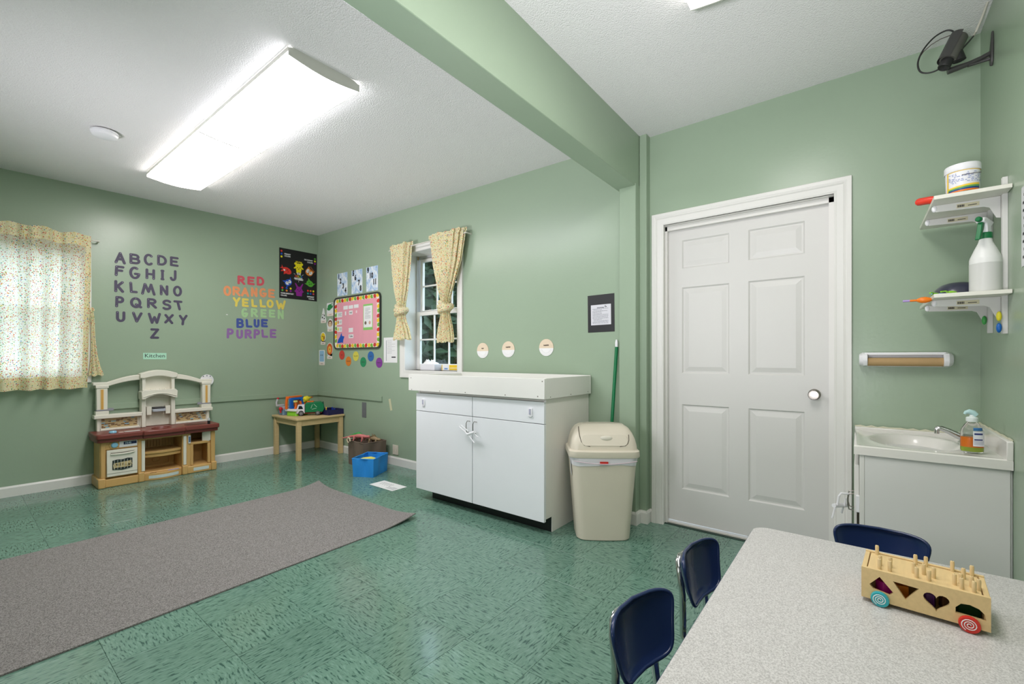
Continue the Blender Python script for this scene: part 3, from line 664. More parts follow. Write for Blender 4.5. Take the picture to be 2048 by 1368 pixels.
for a in (PI/2, -PI/2, PI-.5, .5, PI+.5, -.5):
    c, s_ = math.cos(a), math.sin(a); mb.prism([(c*.045-s_*.0015, -.018+s_*.045+c*.0015), (c*.045+s_*.0015, -.018+s_*.045-c*.0015), (c*.068+s_*.0015, -.018+s_*.068-c*.0015), (c*.068-s_*.0015, -.018+s_*.068+c*.0015)], .0014, .0016)
mb.build('spokes', pm['white'], poster, world=False, smooth=0)
text('THE', .032, 0, .014, .0020, pm['white'], poster, off=.0012, sx=.85)
for i, (ch, cc) in enumerate(zip('COLOR', ('red', 'orange', 'yellow', 'green', 'blue'))): text(ch, .032, -.038+.019*i, -.016, .0020, pm[cc], poster, off=.0012, sx=.85)
text('WHEEL', .040, 0, -.048, .0020, pm['white'], poster, off=.0015, sx=.8)
text('YELLOW', .022, 0, .160, .0014, pm['yellow'], poster, off=.0008, sx=.9)
for s_, x, y, al in (('PRIMARY', -.172, .232, 'LEFT'), ('COLORS', -.172, .208, 'LEFT'), ('SECONDARY', .178, .205, 'RIGHT'), ('COLORS', .178, .178, 'RIGHT'), ('COMPLEMENTARY', -.215, -.240, 'LEFT'), ('COLORS', -.215, -.266, 'LEFT'), ('DIFFERENT', .195, -.250, 'RIGHT'), ('COLORS', .195, -.275, 'RIGHT')):
    text(s_, .0215, x, y, .0014, pm['white'], poster, off=.0007, align=al, sx=.86)
for cc, x, y in (('red',-.205,.262),('blue',-.205,.228),('yellow',-.205,.194),('green',.205,.235),('yellow',.205,.205),('purple',.205,.174),('red',-.195,-.175),('blue',-.145,-.175),('yellow',-.098,-.175),('green',-.195,-.205),('orange',-.145,-.205),('purple',-.098,-.205),('red',.115,-.175),('orange',.150,-.175),('yellow',.185,-.175),('teal',.115,-.210),('blue',.150,-.210),('pink',.185,-.210)):
    mb = MB(); blob(mb, x, y, .012, .012, n=14); mb.build('colour_dot', pm[cc], poster, world=False, smooth=0)
# small scrap of tape on the left wall
sheet('tape_scrap', 'tiny torn white scrap on the wall left of the word BLUE', 'tape', 'A', 1.868, 1.595, .018, .008, paper)

# ------------------------------------------------------------------ things on the back wall (local x = -y)
sky_card = speckle('cloud printed card', rgb(150, 186, 224), rgb(232, 238, 244), 14, .6, .38, .56)
def numcard(yc, nums, lab):
    s = sheet('number_card', lab, 'number card', 'B', yc, 2.003, .218, .272, sky_card, group=None)
    for (t_, x, y) in nums: text(t_, .082, x, y, .0014, flat('number black', 30, 30, 36, .6), s, off=.0045, sx=.85)
numcard(4.850, [('1', -.075, .095), ('2', -.038, .040), ('3', .020, -.025), ('4', .070, -.080)], 'leftmost cloud printed card, black numbers one to four')
numcard(4.545, [('5', -.070, .100), ('6', -.030, .045), ('7', .040, -.020), ('8', .075, -.085)], 'middle cloud printed card, black numbers five to eight')
numcard(4.250, [('9', -.075, .098), ('10', -.015, .035), ('11', .050, -.040)], 'rightmost cloud printed card, black numbers nine to eleven')

bb = thing('bulletin_board', 'pink bulletin board with fruit border and dark frame', 'bulletin board', wall_loc('B', 4.547, 1.537, .001), ROT['B'])
BWd, BH = .470, .310
m = MB().prism(rrect(-BWd, BWd, -BH, BH, .06), 0, .018, holes=[list(reversed(rrect(-BWd+.016, BWd-.016, -BH+.016, BH-.016, .05)))]); m.build('frame', flat('dark bronze board frame', 58, 60, 56, .4), bb, world=False, smooth=30)
m = MB().prism(rrect(-BWd+.014, BWd-.014, -BH+.014, BH-.014, .05), 0, .010); m.build('backing', flat('cream border paper', 236, 232, 214, .7), bb, world=False)
pink = mat('pink felt', rgb(228, 158, 172), .9, var=.04, vscale=3, stretch=(6, .6, 1)); q = MB().prism(rect(-BWd+.07, BWd-.07, -BH+.062, BH-.062), .010, .0112); q.build('pink_panel', pink, bb, world=False)
fruit = [flat('border red', 214, 58, 44), flat('border yellow', 240, 200, 48), flat('border green', 116, 176, 62), flat('border dark red', 196, 66, 60)]
ms = [MB() for _ in fruit]; rnd = random.Random(4); seq = [0, 1, 2, 3, 1, 2, 0, 1, 2]
def fruitrow(x0, y0, x1, y1, n):
    for i in range(n):
        f = (i+.5)/n; x = x0+(x1-x0)*f; y = y0+(y1-y0)*f; k = seq[(i+n) % 9]
        blob(ms[k], x+rnd.uniform(-.003, .003), y+rnd.uniform(-.004, .004), .027 if k != 2 else .021, .022, rnd.uniform(-.4, .4), 12, z=.0108, d=.0006)
        blob(ms[2], x+.018, y+.018*rnd.choice((-1, 1)), .011, .006, rnd.uniform(0, 3), 8, z=.0104, d=.0003)
fruitrow(-BWd+.05, BH-.040, BWd-.03, BH-.040, 16); fruitrow(-BWd+.05, -BH+.040, BWd-.03, -BH+.040, 16); fruitrow(BWd-.043, BH-.075, BWd-.043, -BH+.075, 9); fruitrow(-BWd+.043, BH-.075, -BWd+.043, -BH+.075, 9)
for mb, mm in zip(ms, fruit): o = mb.build('fruit_border', mm, bb, world=False, smooth=0); o['kind'] = 'stuff'
def note(x, y, w, h, txt='', m=paper, sz=.022, z=.0112):
    o = MB().prism(rect(-w/2, w/2, -h/2, h/2), 0, .0008).build('note_card', m, bb, world=False, loc=(x, y, z), smooth=0)
    if txt: text(txt, sz, 0, 0, .0009, ink, o, off=.0004)
    return o
note(-.215, .180, .092, .044); note(-.105, .180, .092, .040); note(.005, .182, .092, .040)
o = note(-.345, .105, .112, .062); lines(o, -.035, .048, -.02, .02, 3, greyink, .0009)
o = note(-.345, .015, .105, .060); blob_ = MB(); blob(blob_, -.030, 0, .016, .022, z=.0009, d=.0002); blob_.build('print', flat('print orange', 214, 140, 90), o, world=False); lines(o, -.005, .048, -.015, .015, 3, greyink, .0009, seed=4)
o = note(-.345, -.070, .105, .060); blob_ = MB(); blob(blob_, -.030, 0, .016, .022, z=.0009, d=.0002); blob_.build('print', flat('print yellow', 236, 214, 110), o, world=False); lines(o, -.005, .048, -.015, .015, 3, greyink, .0009, seed=5)
note(-.105, .115, .072, .048, 'And', sz=.030); note(-.215, .112, .026, .045); note(.010, .118, .026, .030, m=flat('pale pink scrap', 240, 214, 218))
note(-.105, -.088, .088, .050); note(-.100, -.160, .096, .044, 'Table', sz=.030)
o = note(.235, .045, .180, .290, m=flat('leaf green card', 138, 200, 108, .7)); o2 = MB().prism(rect(-.080, .080, -.115, .125), .0008, .0014).build('letter_sheet', paper, o, world=False, smooth=0)
lines(o2, -.055, .055, -.02, .105, 9, greyink, .0016, hgt=.25, seed=8)
for k_, (x, cc) in enumerate(((-.045, (110, 100, 84)), (.035, (206, 170, 150)))):
    MB().prism(ell(x, -.065, .020, .020, 12), .0014, .0016).build('photo_print', flat('photo print %d' % k_, *cc), o2, world=False)
MB().prism([(-.395,-.235),(-.372,-.190),(-.335,-.160),(-.300,-.112),(-.292,-.150),(-.240,-.158),(-.262,-.195),(-.270,-.235),(-.30,-.228),(-.33,-.232)], .0112, .0122).build('blue_cutout', flat('blue paper', 22, 84, 186, .5), bb, world=False, smooth=0)

# animal cut-outs left of the board, each on a white card with a caption strip
def scribble(t, x, y, w, h, z, m, rad=.0012, n=8):
    # handwriting too small to read in the photograph: a looping pen line
    MB().tube([(x-w/2+w*i/(4*n)+h*.25*math.sin(2*PI*i/4), y+h/2*math.sin(2*PI*i/4+.9+.7*math.sin(i*.6))*(.6+.4*math.cos(i*.9)), z) for i in range(4*n+1)], rad, 4).build('handwriting', m, t, world=False)
def animal(label, yc, zc, w, h, shape_, bodycol, draw):
    t = thing('animal_cutout', label, 'animal cutout', wall_loc('B', yc, zc), ROT['B'])
    MB().prism(shape_, 0, .0012).build('card', paper, t, world=False, smooth=0)
    m = flat('cutout '+label.split()[0]+str(bodycol), *bodycol, .55); b = MB(); draw(b); b.build('figure', m, t, world=False, smooth=0)
    c = MB().prism(rect(-w*.42, w*.42, -h/2, -h/2+.034), .0012, .0016); c.build('caption_strip', flat('caption strip', 238, 222, 212, .6), t, world=False, smooth=0)
    return t
def eyes(t, pts, r=.006, m=None, name='eyes'):
    b = MB()
    for x, y in pts: b.prism(ell(x, y, r, r*1.2, 10), .002, .0023)
    b.build(name, m or pm['black'], t, world=False, smooth=0)
t = animal('green crocodile cutout card at the upper left corner of the bulletin board', 5.118, 1.722, .165, .162, rrect(-.082, .082, -.081, .081, .012), (40, 136, 72), lambda b: (blob(b, 0, .035, .062, .030, 0), blob(b, .040, .052, .026, .024, z=.0017), blob(b, -.03, .010, .045, .022, z=.0018)))
eyes(t, [(.045, .055)], .012, pm['white']); scribble(t, 0, -.064, .055, .010, .0018, ink, .0012, 7)
t = animal('cow cutout card with pointed white top beside the corner', 5.280, 1.655, .13, .185, [(-.062,-.092),(.062,-.092),(.064,-.045),(.045,-.02),(.012,.092),(-.008,.092),(-.050,-.02),(-.066,-.045)], (236, 236, 236), lambda b: blob(b, 0, -.01, .034, .030))
b = MB(); blob(b, -.022, -.022, .014, .011, .6, z=.0019); blob(b, .024, .0, .010, .014, .3, z=.0019); blob(b, .020, -.038, .014, .008, z=.0019); blob(b, -.012, .012, .008, .010, z=.0019); b.build('spots', pm['black'], t, world=False); scribble(t, 0, -.075, .055, .010, .0018, ink, .0012, 7)
t = animal('brown monkey face cutout card left of the bulletin board', 5.122, 1.530, .15, .160, [(-.06,-.08),(.066,-.08),(.070,-.03),(.075,.02),(.03,.072),(-.01,.082),(-.045,.05),(-.078,.02),(-.066,-.03)], (112, 72, 50), lambda b: blob(b, 0, .018, .052, .042))
b = MB(); blob(b, 0, .008, .036, .034, z=.0019); b.build('face', flat('monkey face', 232, 202, 170), t, world=False); eyes(t, [(-.014, .018), (.014, .018), (0, .0)], .005); scribble(t, 0, -.062, .055, .010, .0018, ink, .0012, 7)
t = animal('round yellow bee face cutout card beside the corner', 5.290, 1.372, .13, .160, ell(0, .015, .062, .062, 20)[12:]+ell(0, .015, .062, .062, 20)[:10]+[(-.03,-.08),(.034,-.08)][::-1], (238, 204, 40), lambda b: blob(b, 0, .015, .052, .052))
b = MB(); blob(b, .026, .004, .014, .026, z=.0019); b.build('stripe', flat('bee brown', 150, 84, 30), t, world=False); eyes(t, [(-.018, .025), (-.002, .02)], .006); scribble(t, 0, -.064, .055, .010, .0018, ink, .0012, 7)
t = animal('orange lion face cutout card below the monkey', 5.132, 1.212, .14, .196, ell(0, .022, .072, .078, 22)[13:]+ell(0, .022, .072, .078, 22)[:10]+[(.036,-.098),(-.036,-.098)], (214, 94, 34), lambda b: blob(b, 0, .022, .064, .070))
b = MB(); blob(b, 0, .016, .036, .044, z=.0019); b.build('face', flat('lion face', 236, 178, 76), t, world=False); b = MB().prism([(-.012,.03),(0,.006),(.012,.03),(0,.024)], .0022, .0025); b.build('nose', pm['black'], t, world=False); scribble(t, 0, -.080, .055, .010, .0018, ink, .0012, 7)
t = animal('pale blue square creature cutout card nearest the floor', 5.318, 1.130, .14, .190, rrect(-.068, .068, -.095, .095, .012), (150, 190, 222), lambda b: b.prism(rrect(-.052, .052, -.05, .086, .012), .0012, .0015))
eyes(t, [(-.020, .03), (.016, .03)], .007); scribble(t, 0, -.078, .055, .010, .0018, ink, .0012, 7)
# six coloured circles
for nm, cc, y, z in (('red', (200, 66, 56), 4.860, 1.160), ('orange', (220, 128, 44), 4.720, 1.086), ('yellow', (216, 206, 84), 4.567, 1.145), ('green', (42, 140, 92), 4.420, 1.078), ('blue', (50, 104, 170), 4.275, 1.142), ('purple', (132, 62, 150), 4.120, 1.072)):
    z -= .0; o = tag(MB().prism(ell(0, 0, .058, .056, 28), 0, .0012).build('paper_circle', flat('circle '+nm, *cc, .5), None, loc=wall_loc('B', y, z), rot=ROT['B'], smooth=0), '%s paper circle lettered with its colour under the bulletin board' % nm, 'paper circle', 'coloured paper circles')
    text(nm.upper(), .020, 0, 0, .0014, flat('circle ink', 70, 60, 60), o)
# printed sheet in a sleeve between board and window
s = sheet('paper_sheet', 'printed sheet in a clear sleeve between board and window', 'paper', 'B', 3.920, 1.208, .232, .268, paper)
MB().box(-.074, -.066, -.115, .105, .0012, .0018).build('binding_strip', flat('sheet binding', 150, 150, 160), s, world=False)
lines(s, -.055, .08, -.04, .11, 11, greyink, .0014, hgt=.16, seed=12)
MB().box(.02, .09, -.082, -.07, .0012, .0015).build('printed_bar', ink, s, world=False)
# three round wooden name discs
def disc(y, z, txt, lab):
    r = .067; t = thing('name_disc', lab, 'wall disc', wall_loc('B', y, z), ROT['B'])
    a0 = math.asin(-.08)
    MB().prism(ell(0, 0, r, r, 18, a0, PI-a0), 0, .004).build('wood_half', mat('pale wood disc', rgb(222, 205, 180), .55, var=.16, vscale=6, stretch=(2, 40, 2)), t, world=False, smooth=0)
    MB().prism(ell(0, 0, r, r, 18, PI-a0, 2*PI+a0), 0, .004).build('white_half', flat('white beaded half', 232, 232, 232, .6), t, world=False, smooth=0)
    b = MB()
    for k in (.86, .66): b.tube([(p[0], p[1], .004) for p in ell(0, 0, r*k, r*k, 16, PI+.25, 2*PI-.25)], .0012, 5)
    b.build('rings', flat('ring white', 214, 214, 214), t, world=False)
    scribble(t, 0, .018, .012*len(txt), .013, .0044, flat('marker brown', 74, 56, 48), .0013, 3*len(txt))
disc(2.603, 1.189, 'Jo', 'leftmost of three round wood and white discs above the cabinet')
disc(2.316, 1.196, 'Dave', 'middle one of three round wood and white discs above the cabinet')
disc(1.934, 1.205, 'Emma', 'rightmost and largest looking of three round wood and white discs above the cabinet')
# black notice with a printed sheet
s = sheet('notice', 'black card with a typed list taped on it, above the green broom handle', 'notice', 'B', 1.464, 1.444, .210, .270, flat('black card', 46, 46, 48, .4), rot=.012)
o = MB().prism(rect(-.079, .079, -.083, .063), .0012, .002).build('typed_sheet', flat('typed paper', 214, 214, 220, .6), s, world=False, smooth=0)
lines(o, -.066, .058, -.074, .038, 13, greyink, .0021, hgt=.34, seed=22); MB().box(-.03, .025, .040, .044, .002, .0022).build('heading_rule', ink, o, world=False)
b = MB(); blob(b, .035, .050, .003, .005, z=.002); blob(b, .043, .045, .004, .003, z=.002); b.box(.033, .036, .040, .048, .002, .0023); b.build('printed_figure', ink, o, world=False)
# scraps of tape low on the wall
sheet('tape_strip', 'dark grey strip of tape low on the wall under the chair rail', 'tape', 'B', 4.402, .537, .082, .172, mat('grey foil tape', rgb(110, 112, 116), .35, var=.15, vscale=20))
sheet('tape_strip', 'pale masking tape scrap hanging askew right of the chair rail', 'tape', 'B', 3.92, .628, .034, .125, flat('masking tape', 206, 204, 170, .6), rot=.25)
m = MB().box(-.045, .045, -.05, .05, 0, .006); m.box(-.02, -.012, -.02, .02, .006, .009); m.box(.012, .02, -.02, .02, .006, .009)
o = m.build('wall_outlet', flat('outlet almond', 214, 206, 190, .4), None, loc=wall_loc('B', 3.83, .16), rot=ROT['B'], bevel=.002); tag(o, 'almond wall plate behind the blue bin just above the baseboard', 'outlet')
# paper on the right wall at the picture edge
s = sheet('paper_sheet', 'laminated printed sheet on the right wall cut by the picture edge', 'paper', 'R', 2.20, 1.575, .215, .275, mat('laminated paper', rgb(226, 226, 230), .25))
lines(s, -.09, .09, -.12, .12, 9, ink, .0014, hgt=.35, seed=31)

# ------------------------------------------------------------------ play kitchen
tan = mat('tan moulded plastic', rgb(206, 166, 104), .42, var=.05, vscale=6); cream = mat('cream moulded plastic', rgb(232, 228, 214), .38)
maroon = mat('maroon moulded counter', rgb(122, 62, 54), .35, var=.06, vscale=8); sky = flat('light blue knob', 140, 196, 222, .3)
pk = thing('play_kitchen', 'tan and cream toy kitchen with maroon counter under the alphabet', 'play kitchen', (1.235, 5.26, 0), world=True)
# base unit: plinth, carcass, posts
m = MB()
m.box(.795, 1.665, 5.14, 5.385, 0, .075); m.box(.785, .835, 5.10, 5.385, 0, .085); m.box(1.055, 1.10, 5.105, 5.16, 0, .088); m.box(1.385, 1.43, 5.105, 5.16, 0, .088); m.box(1.625, 1.672, 5.10, 5.385, 0, .085); m.box(.83, 1.06, 5.112, 5.16, 0, .072); m.box(1.425, 1.63, 5.112, 5.16, 0, .072)
m.build('plinth', tan, pk, bevel=.008)
m = MB(); bow = [(1.10, 5.15)]+[(1.10+.285*i/10, 5.128-.045*math.sin(PI*i/10)) for i in range(11)]+[(1.385, 5.15), (1.385, 5.385), (1.10, 5.385)]
m.prism(bow, .0, .066); m.build('bowed_base_shelf', tan, pk, bevel=.004)
m = MB(); m.box(.80, 1.065, 5.13, 5.385, .08, .40); m.box(.805, .835, 5.118, 5.14, .085, .40); m.box(1.052, 1.075, 5.118, 5.14, .085, .40); m.box(.83, 1.06, 5.122, 5.14, .325, .40); m.build('oven_cabinet', tan, pk, bevel=.004)
m = MB(); m.box(1.065, 1.10, 5.12, 5.385, .07, .40); m.box(1.385, 1.42, 5.12, 5.385, .07, .40); m.box(1.10, 1.385, 5.37, 5.385, .07, .40); m.box(1.10, 1.385, 5.125, 5.14, .375, .40)
for i in range(12): m.box(1.105+.0233*i, 1.105+.0233*i+.005, 5.362, 5.372, .27, .375)
m.build('centre_frame', tan, pk, bevel=.002)
m = MB(); sh = [(1.10, 5.17)]+[(1.10+.285*i/10, 5.150-.035*math.sin(PI*i/10)) for i in range(11)]+[(1.385, 5.17), (1.385, 5.372), (1.10, 5.372)]
m.prism(sh, .238, .262); m.prism([(p[0], p[1]+.012) for p in sh], .205, .238); m.build('middle_shelf', tan, pk, bevel=.004)
m = MB()      # moulded panel with relief at the back of the lower bay
m.prism(rrect(1.13, 1.355, .09, .19, .02), 5.362, 5.372, 'y', holes=[list(reversed(rrect(1.145, 1.34, .10, .18, .015)))]); m.tube([(1.242+.03*math.cos(a), 5.366, .14+.022*math.sin(a)) for a in [2*PI*i/20 for i in range(20)]], .004, 6, True)
m.build('relief_panel', tan, pk)
m = MB(); m.box(1.42, 1.455, 5.12, 5.385, .07, .40); m.box(1.625, 1.662, 5.118, 5.385, .07, .40); m.box(1.455, 1.625, 5.37, 5.385, .07, .40); m.box(1.455, 1.625, 5.135, 5.38, .275, .298); m.box(1.455, 1.480, 5.130, 5.16, .075, .275); m.box(1.600, 1.625, 5.130, 5.16, .075, .275)
m.build('fridge_cabinet', tan, pk, bevel=.004)
for x in (1.079, 1.394): MB().box(x, x+.024, 5.112, 5.122, .095, .372).build('white_pilaster_strip', cream, pk, bevel=.002)
# counter with bowed centre
m = MB(); ct = rrect(.765, 1.69, 5.06, 5.39, .03, 4); ct = [(.765, 5.39), (.765, 5.10), (.775, 5.07), (.80, 5.062), (1.08, 5.062)]+[(1.08+.31*i/8, 5.045-.0*i+(-.012*math.sin(PI*i/8))) for i in range(9)]+[(1.40, 5.06), (1.66, 5.062), (1.685, 5.072), (1.69, 5.10), (1.69, 5.39)]
m.prism(ct, .425, .468); m.build('countertop', maroon, pk, bevel=.008)
m = MB(); m.prism([(p[0]*.985+1.235*.015, p[1]+.022 if p[1] < 5.2 else p[1]) for p in ct], .395, .43); m.build('counter_apron', maroon, pk, bevel=.004)
m = MB(); m.tube([(1.235+.07*math.cos(a), 5.16+.05*math.sin(a), .470) for a in [2*PI*i/24 for i in range(24)]], .006, 6, True); m.tube([(1.235+.04*math.cos(a), 5.16+.028*math.sin(a), .470) for a in [2*PI*i/24 for i in range(24)]], .004, 6, True)
m.build('burner_ring', maroon, pk)
m = MB().prism(rrect(1.43, 1.60, 5.12, 5.25, .03), .466, .4695); m.build('sink_recess', flat('dark maroon recess', 84, 36, 32, .4), pk)
m = MB().lathe([(.026, .468), (.028, .474), (.022, .486), (.001, .488)], (.885, 5.13, 0), 18, cap=False); m.build('counter_knob', sky, pk)
MB().prism(rrect(.96, 1.07, 5.10, 5.15, .012), .468, .4715).build('stove_decal', flat('decal grey', 206, 200, 198, .4), pk, smooth=0)
MB().prism(rrect(.92, .955, 5.10, 5.14, .008), .468, .4712).build('knob_decal', flat('decal pink grey', 214, 190, 186, .4), pk, smooth=0)
m = MB(); m.cyl((1.60, 5.10), .012, .468, .500, 14); m.build('shaker_base', flat('black cap', 26, 26, 28, .3), pk); m = MB(); m.lathe([(.009, .50), (.010, .515), (.006, .528), (.001, .530)], (1.60, 5.10, 0), 14, cap=False); m.build('shaker_top', flat('clear grey cap', 196, 200, 204, .15), pk)
# oven door
dd = MB().box(.842, 1.048, 5.106, 5.122, .092, .322).build('oven_door', cream, pk, bevel=.003)
m = MB(); m.prism([(.865, .283), (.90, .279), (.945, .277), (.99, .280), (1.03, .288), (1.03, .294), (.99, .290), (.945, .288), (.90, .290), (.865, .292)], 5.092, 5.107, 'y'); m.build('handle', cream, dd, bevel=.002)
MB().prism([(.866,.2935),(.90,.2915),(.945,.2895),(.99,.2925),(1.028,.297),(1.028,.3015),(.99,.299),(.945,.297),(.90,.298),(.866,.3005)], 5.1045, 5.107, 'y').build('handle_shade', flat('shadow slot grey', 120, 118, 106, .5), dd, smooth=0)  # grey strip painted in for the shade above the handle
ow = [(.878, .150), (.945, .140), (1.012, .152), (1.012, .235), (.98, .240), (.945, .232), (.91, .236), (.878, .230)]
MB().prism(ow, 5.102, 5.107, 'y').build('oven_window', flat('oven window dark', 42, 50, 48, .3), dd, smooth=0)
rnd = random.Random(3); m = MB()
for i in range(16): blob_x = .888+.0078*i; m.prism([(blob_x+px, .175+rnd.uniform(-.012, .032)+pz) for px, pz in ell(0, 0, .007, .009, 7)], 5.1005, 5.1025, 'y')
m.prism([(.885, .165), (1.005, .165), (1.005, .215), (.885, .205)], 5.1012, 5.1022, 'y'); m.build('food_print', flat('pastry print', 206, 186, 136, .4), dd, smooth=0)
MB().box(.842, 1.048, 5.104, 5.107, .118, .121).build('door_groove', flat('door groove grey', 150, 148, 138, .5), dd, smooth=0)
m = MB()
for i in range(6): m.box(.889+.022*i, .8915+.022*i, 5.1000, 5.1015, .150, .232)
m.build('oven_rack', flat('rack highlight', 196, 200, 196, .3), dd, smooth=0)
m = MB(); m.T = Matrix.Translation((.893, 5.122, .363)) @ Matrix.Rotation(PI/2, 4, 'X'); m.lathe([(.036, -.002), (.034, .006), (.026, .008)], seg=24); m.build('knob_ring', tan, pk)
m = MB(); m.T = Matrix.Translation((.893, 5.122, .363)) @ Matrix.Rotation(PI/2, 4, 'X'); m.lathe([(.023, .004), (.024, .012), (.018, .020), (.001, .021)], seg=24, cap=False); m.build('oven_knob', sky, pk)
m = MB().prism(rrect(.925, 1.048, .337, .388, .004), 5.117, 5.1215, 'y'); pan = m.build('display_panel', paper, pk, smooth=0)
MB().box(.955, 1.044, 5.1155, 5.1175, .358, .382).build('display', flat('navy display', 34, 48, 84, .2), pan, smooth=0)
tx = text('10:42', .020, 0, 0, 0, flat('display digits', 200, 226, 236, .4), pan, off=.0004); tx.location = Vector((.985, 5.1150, .370))-Vector(pan['_o']); tx.rotation_euler = (PI/2, 0, 0)
# fridge bits
MB().box(1.432, 1.452, 5.108, 5.121, .295, .372).build('keypad', paper, pk, bevel=.002)
MB().box(1.435, 1.449, 5.1065, 5.1085, .308, .362).build('keypad_buttons', flat('keypad blue', 74, 104, 136, .4), pk, smooth=0)
m = MB(); m.T = Matrix.Translation((1.628, 5.135, 0)) @ Matrix.Rotation(-.5, 4, 'Z'); m.prism([(-.072, .285), (-.072, .382), (-.010, .398), (0, .39), (0, .30), (-.03, .285)], -.012, .012, 'y'); m.build('microwave_door', cream, pk, bevel=.004)
for x0, x1, z0, z1, yy in ((1.475, 1.605, .022, .052, 5.1115), (1.13, 1.355, .018, .045, 5.085)):
    mm = MB().prism(rrect(x0, x1, z0, z1, .006), yy-.0015, yy, 'y') if x0 > 1.4 else MB()
    if x0 < 1.4:
        for i in range(8):
            a, b = i/8, (i+1)/8; xa, xb = x0+(x1-x0)*a, x0+(x1-x0)*b; ya = 5.1272-.045*math.sin(PI*(xa-1.10)/.285); yb = 5.1272-.045*math.sin(PI*(xb-1.10)/.285)
            mm.hexa([(xa, ya-.0012, z0), (xb, yb-.0012, z0), (xb, yb, z0), (xa, ya, z0)], [(xa, ya-.0012, z1), (xb, yb-.0012, z1), (xb, yb, z1), (xa, ya, z1)])
    mm.build('plinth_sticker', flat('pale sticker', 206, 218, 216, .4), pk, smooth=0)
MB().prism(rrect(1.275, 1.36, 5.11, 5.14, .008), .066, .0672).build('shelf_sticker', flat('lilac sticker', 150, 160, 214, .4), pk, smooth=0)
tx = text('step', .030, 0, 0, 0, flat('embossed brown', 120, 84, 50, .5), pk, off=.001); tx.location = Vector((1.165, 5.12, .0672))-Vector(pk['_o'])
# upper unit
for xa, xb in ((.79, 1.13), (1.372, 1.70)): MB().box(xa, xb, 5.30, 5.39, .580, .615).build('back_shelf', cream, pk, bevel=.005)
for xa, xb in ((.812, 1.135), (1.365, 1.678)):
    m = MB(); m.box(xa, xb, 5.345, 5.385, .468, .585); m.box(xa, xa+.024, 5.33, 5.35, .468, .585); m.box(xb-.024, xb, 5.33, 5.35, .468, .585); m.box(xa+.024, xb-.024, 5.33, 5.35, .468, .486); m.build('backsplash', cream, pk, bevel=.003)
brick = flat('toy brick brown', 140, 104, 66, .5); brick2 = flat('toy brick tan', 214, 186, 132, .5); brick3 = flat('toy brick blue', 152, 196, 216, .5)
for xa in (.845, 1.397):
    ms3 = [MB(), MB(), MB()]; rnd = random.Random(int(xa*100))
    for r in range(8):
        x = xa-.01*(r % 2)
        while x < xa+.25:
            w = rnd.uniform(.018, .032); k = rnd.choice((0, 0, 1, 1, 1)) if (r*7+int(x*90)) % 13 else 2
            ms3[k].box(max(xa, x), min(xa+.25, x+w-.002), 5.342, 5.3455, .492+.0105*r, .5005+.0105*r); x += w
    for mb, mm in zip(ms3, (brick, brick2, brick3)):
        if mb.v: mb.build('tile_mosaic', mm, pk, smooth=0)['kind'] = 'stuff'
for x0, x1 in ((.808, .882), (1.610, 1.684)):
    m = MB(); m.box(x0, x1, 5.315, 5.375, .645, .865); m.box(x0-.008, x1+.008, 5.31, 5.38, .613, .648); m.box(x0-.006, x1+.008, 5.31, 5.38, .852, .878); post = m.build('post', cream, pk, bevel=.004)
    cxm = (x0+x1)/2
    MB().box(cxm-.013, cxm+.013, 5.3125, 5.3155, .660, .845).build('post_decal', flat('post decal cream', 228, 212, 176, .4), post, smooth=0)
    MB().box(cxm-.008, cxm+.008, 5.311, 5.313, .664, .840).build('wood_decal', flat('post decal wood', 216, 166, 84, .4), post, smooth=0)
    m = MB(); m.prism(rrect(x0-.003, x1+.003, 5.311, 5.378, .006), .650, .662); s_ = 1 if x0 < 1 else -1; xe = x1 if s_ > 0 else x0; m.box(xe-.003, xe+s_*.042, 5.318, 5.324, .648, .672); m.build('grey_strap', flat('grey strap', 150, 150, 158, .4), post, bevel=.001)
def archpts(x0, x1, za, zb, flip): # quarter-like arch rising toward the centre
    n = 12; p = []
    for i in range(n+1): u = i/n; p.append((x0+(x1-x0)*u, za+(zb-za)*math.sin(u*PI/2)**.9))
    return p
lo = archpts(.882, 1.125, .865, .918, 0); hi = [(.785, .905)]+[(x+(-.03), z+.048) for x, z in archpts(.91, 1.15, .860, .935, 0)]
for sgn in (1, -1):
    L_ = [(.785, .878), (.89, .870)]+lo[1:]+[(1.125, .966)]+[(p[0], p[1]) for p in reversed([(.885+(1.12-.885)*u, .905+.061*math.sin(u*PI/2)) for u in [i/10 for i in range(11)]])]+[(.785, .905)]
    if sgn < 0: L_ = [(2*1.242-x, z) for x, z in L_][::-1]
    m = MB().prism(L_, 5.32, 5.38, 'y'); m.build('arch', cream, pk, bevel=.005)
# hood tower
m = MB(); m.box(1.118, 1.150, 5.30, 5.385, .47, .745); m.box(1.345, 1.378, 5.30, 5.385, .47, .745); m.box(1.15, 1.345, 5.365, 5.385, .47, .96); m.box(1.122, 1.148, 5.30, 5.385, .80, .95); m.box(1.348, 1.374, 5.30, 5.385, .80, .95); m.box(1.118, 1.378, 5.35, 5.385, .74, .96); m.build('hood_tower', cream, pk, bevel=.004)
top = [(1.105, .935), (1.135, .930)]+[(1.135+.22*i/8, .930+.022*math.sin(PI*i/8)) for i in range(9)]+[(1.39, .935), (1.395, .975)]+[(1.395-.29*i/10, .975+.034*math.sin(PI*i/10)) for i in range(1, 11)]
m = MB().prism(top, 5.285, 5.385, 'y'); m.build('cornice', cream, pk, bevel=.005)
hood = [(1.112, .735), (1.14, .735)]+[(1.14+.215*i/10, .742+.034*math.sin(PI*i/10)) for i in range(11)]+[(1.385, .735), (1.388, .805), (1.370, .822), (1.13, .822), (1.110, .805)]
m = MB().prism(hood, 5.26, 5.385, 'y'); m.build('hood', cream, pk, bevel=.006)
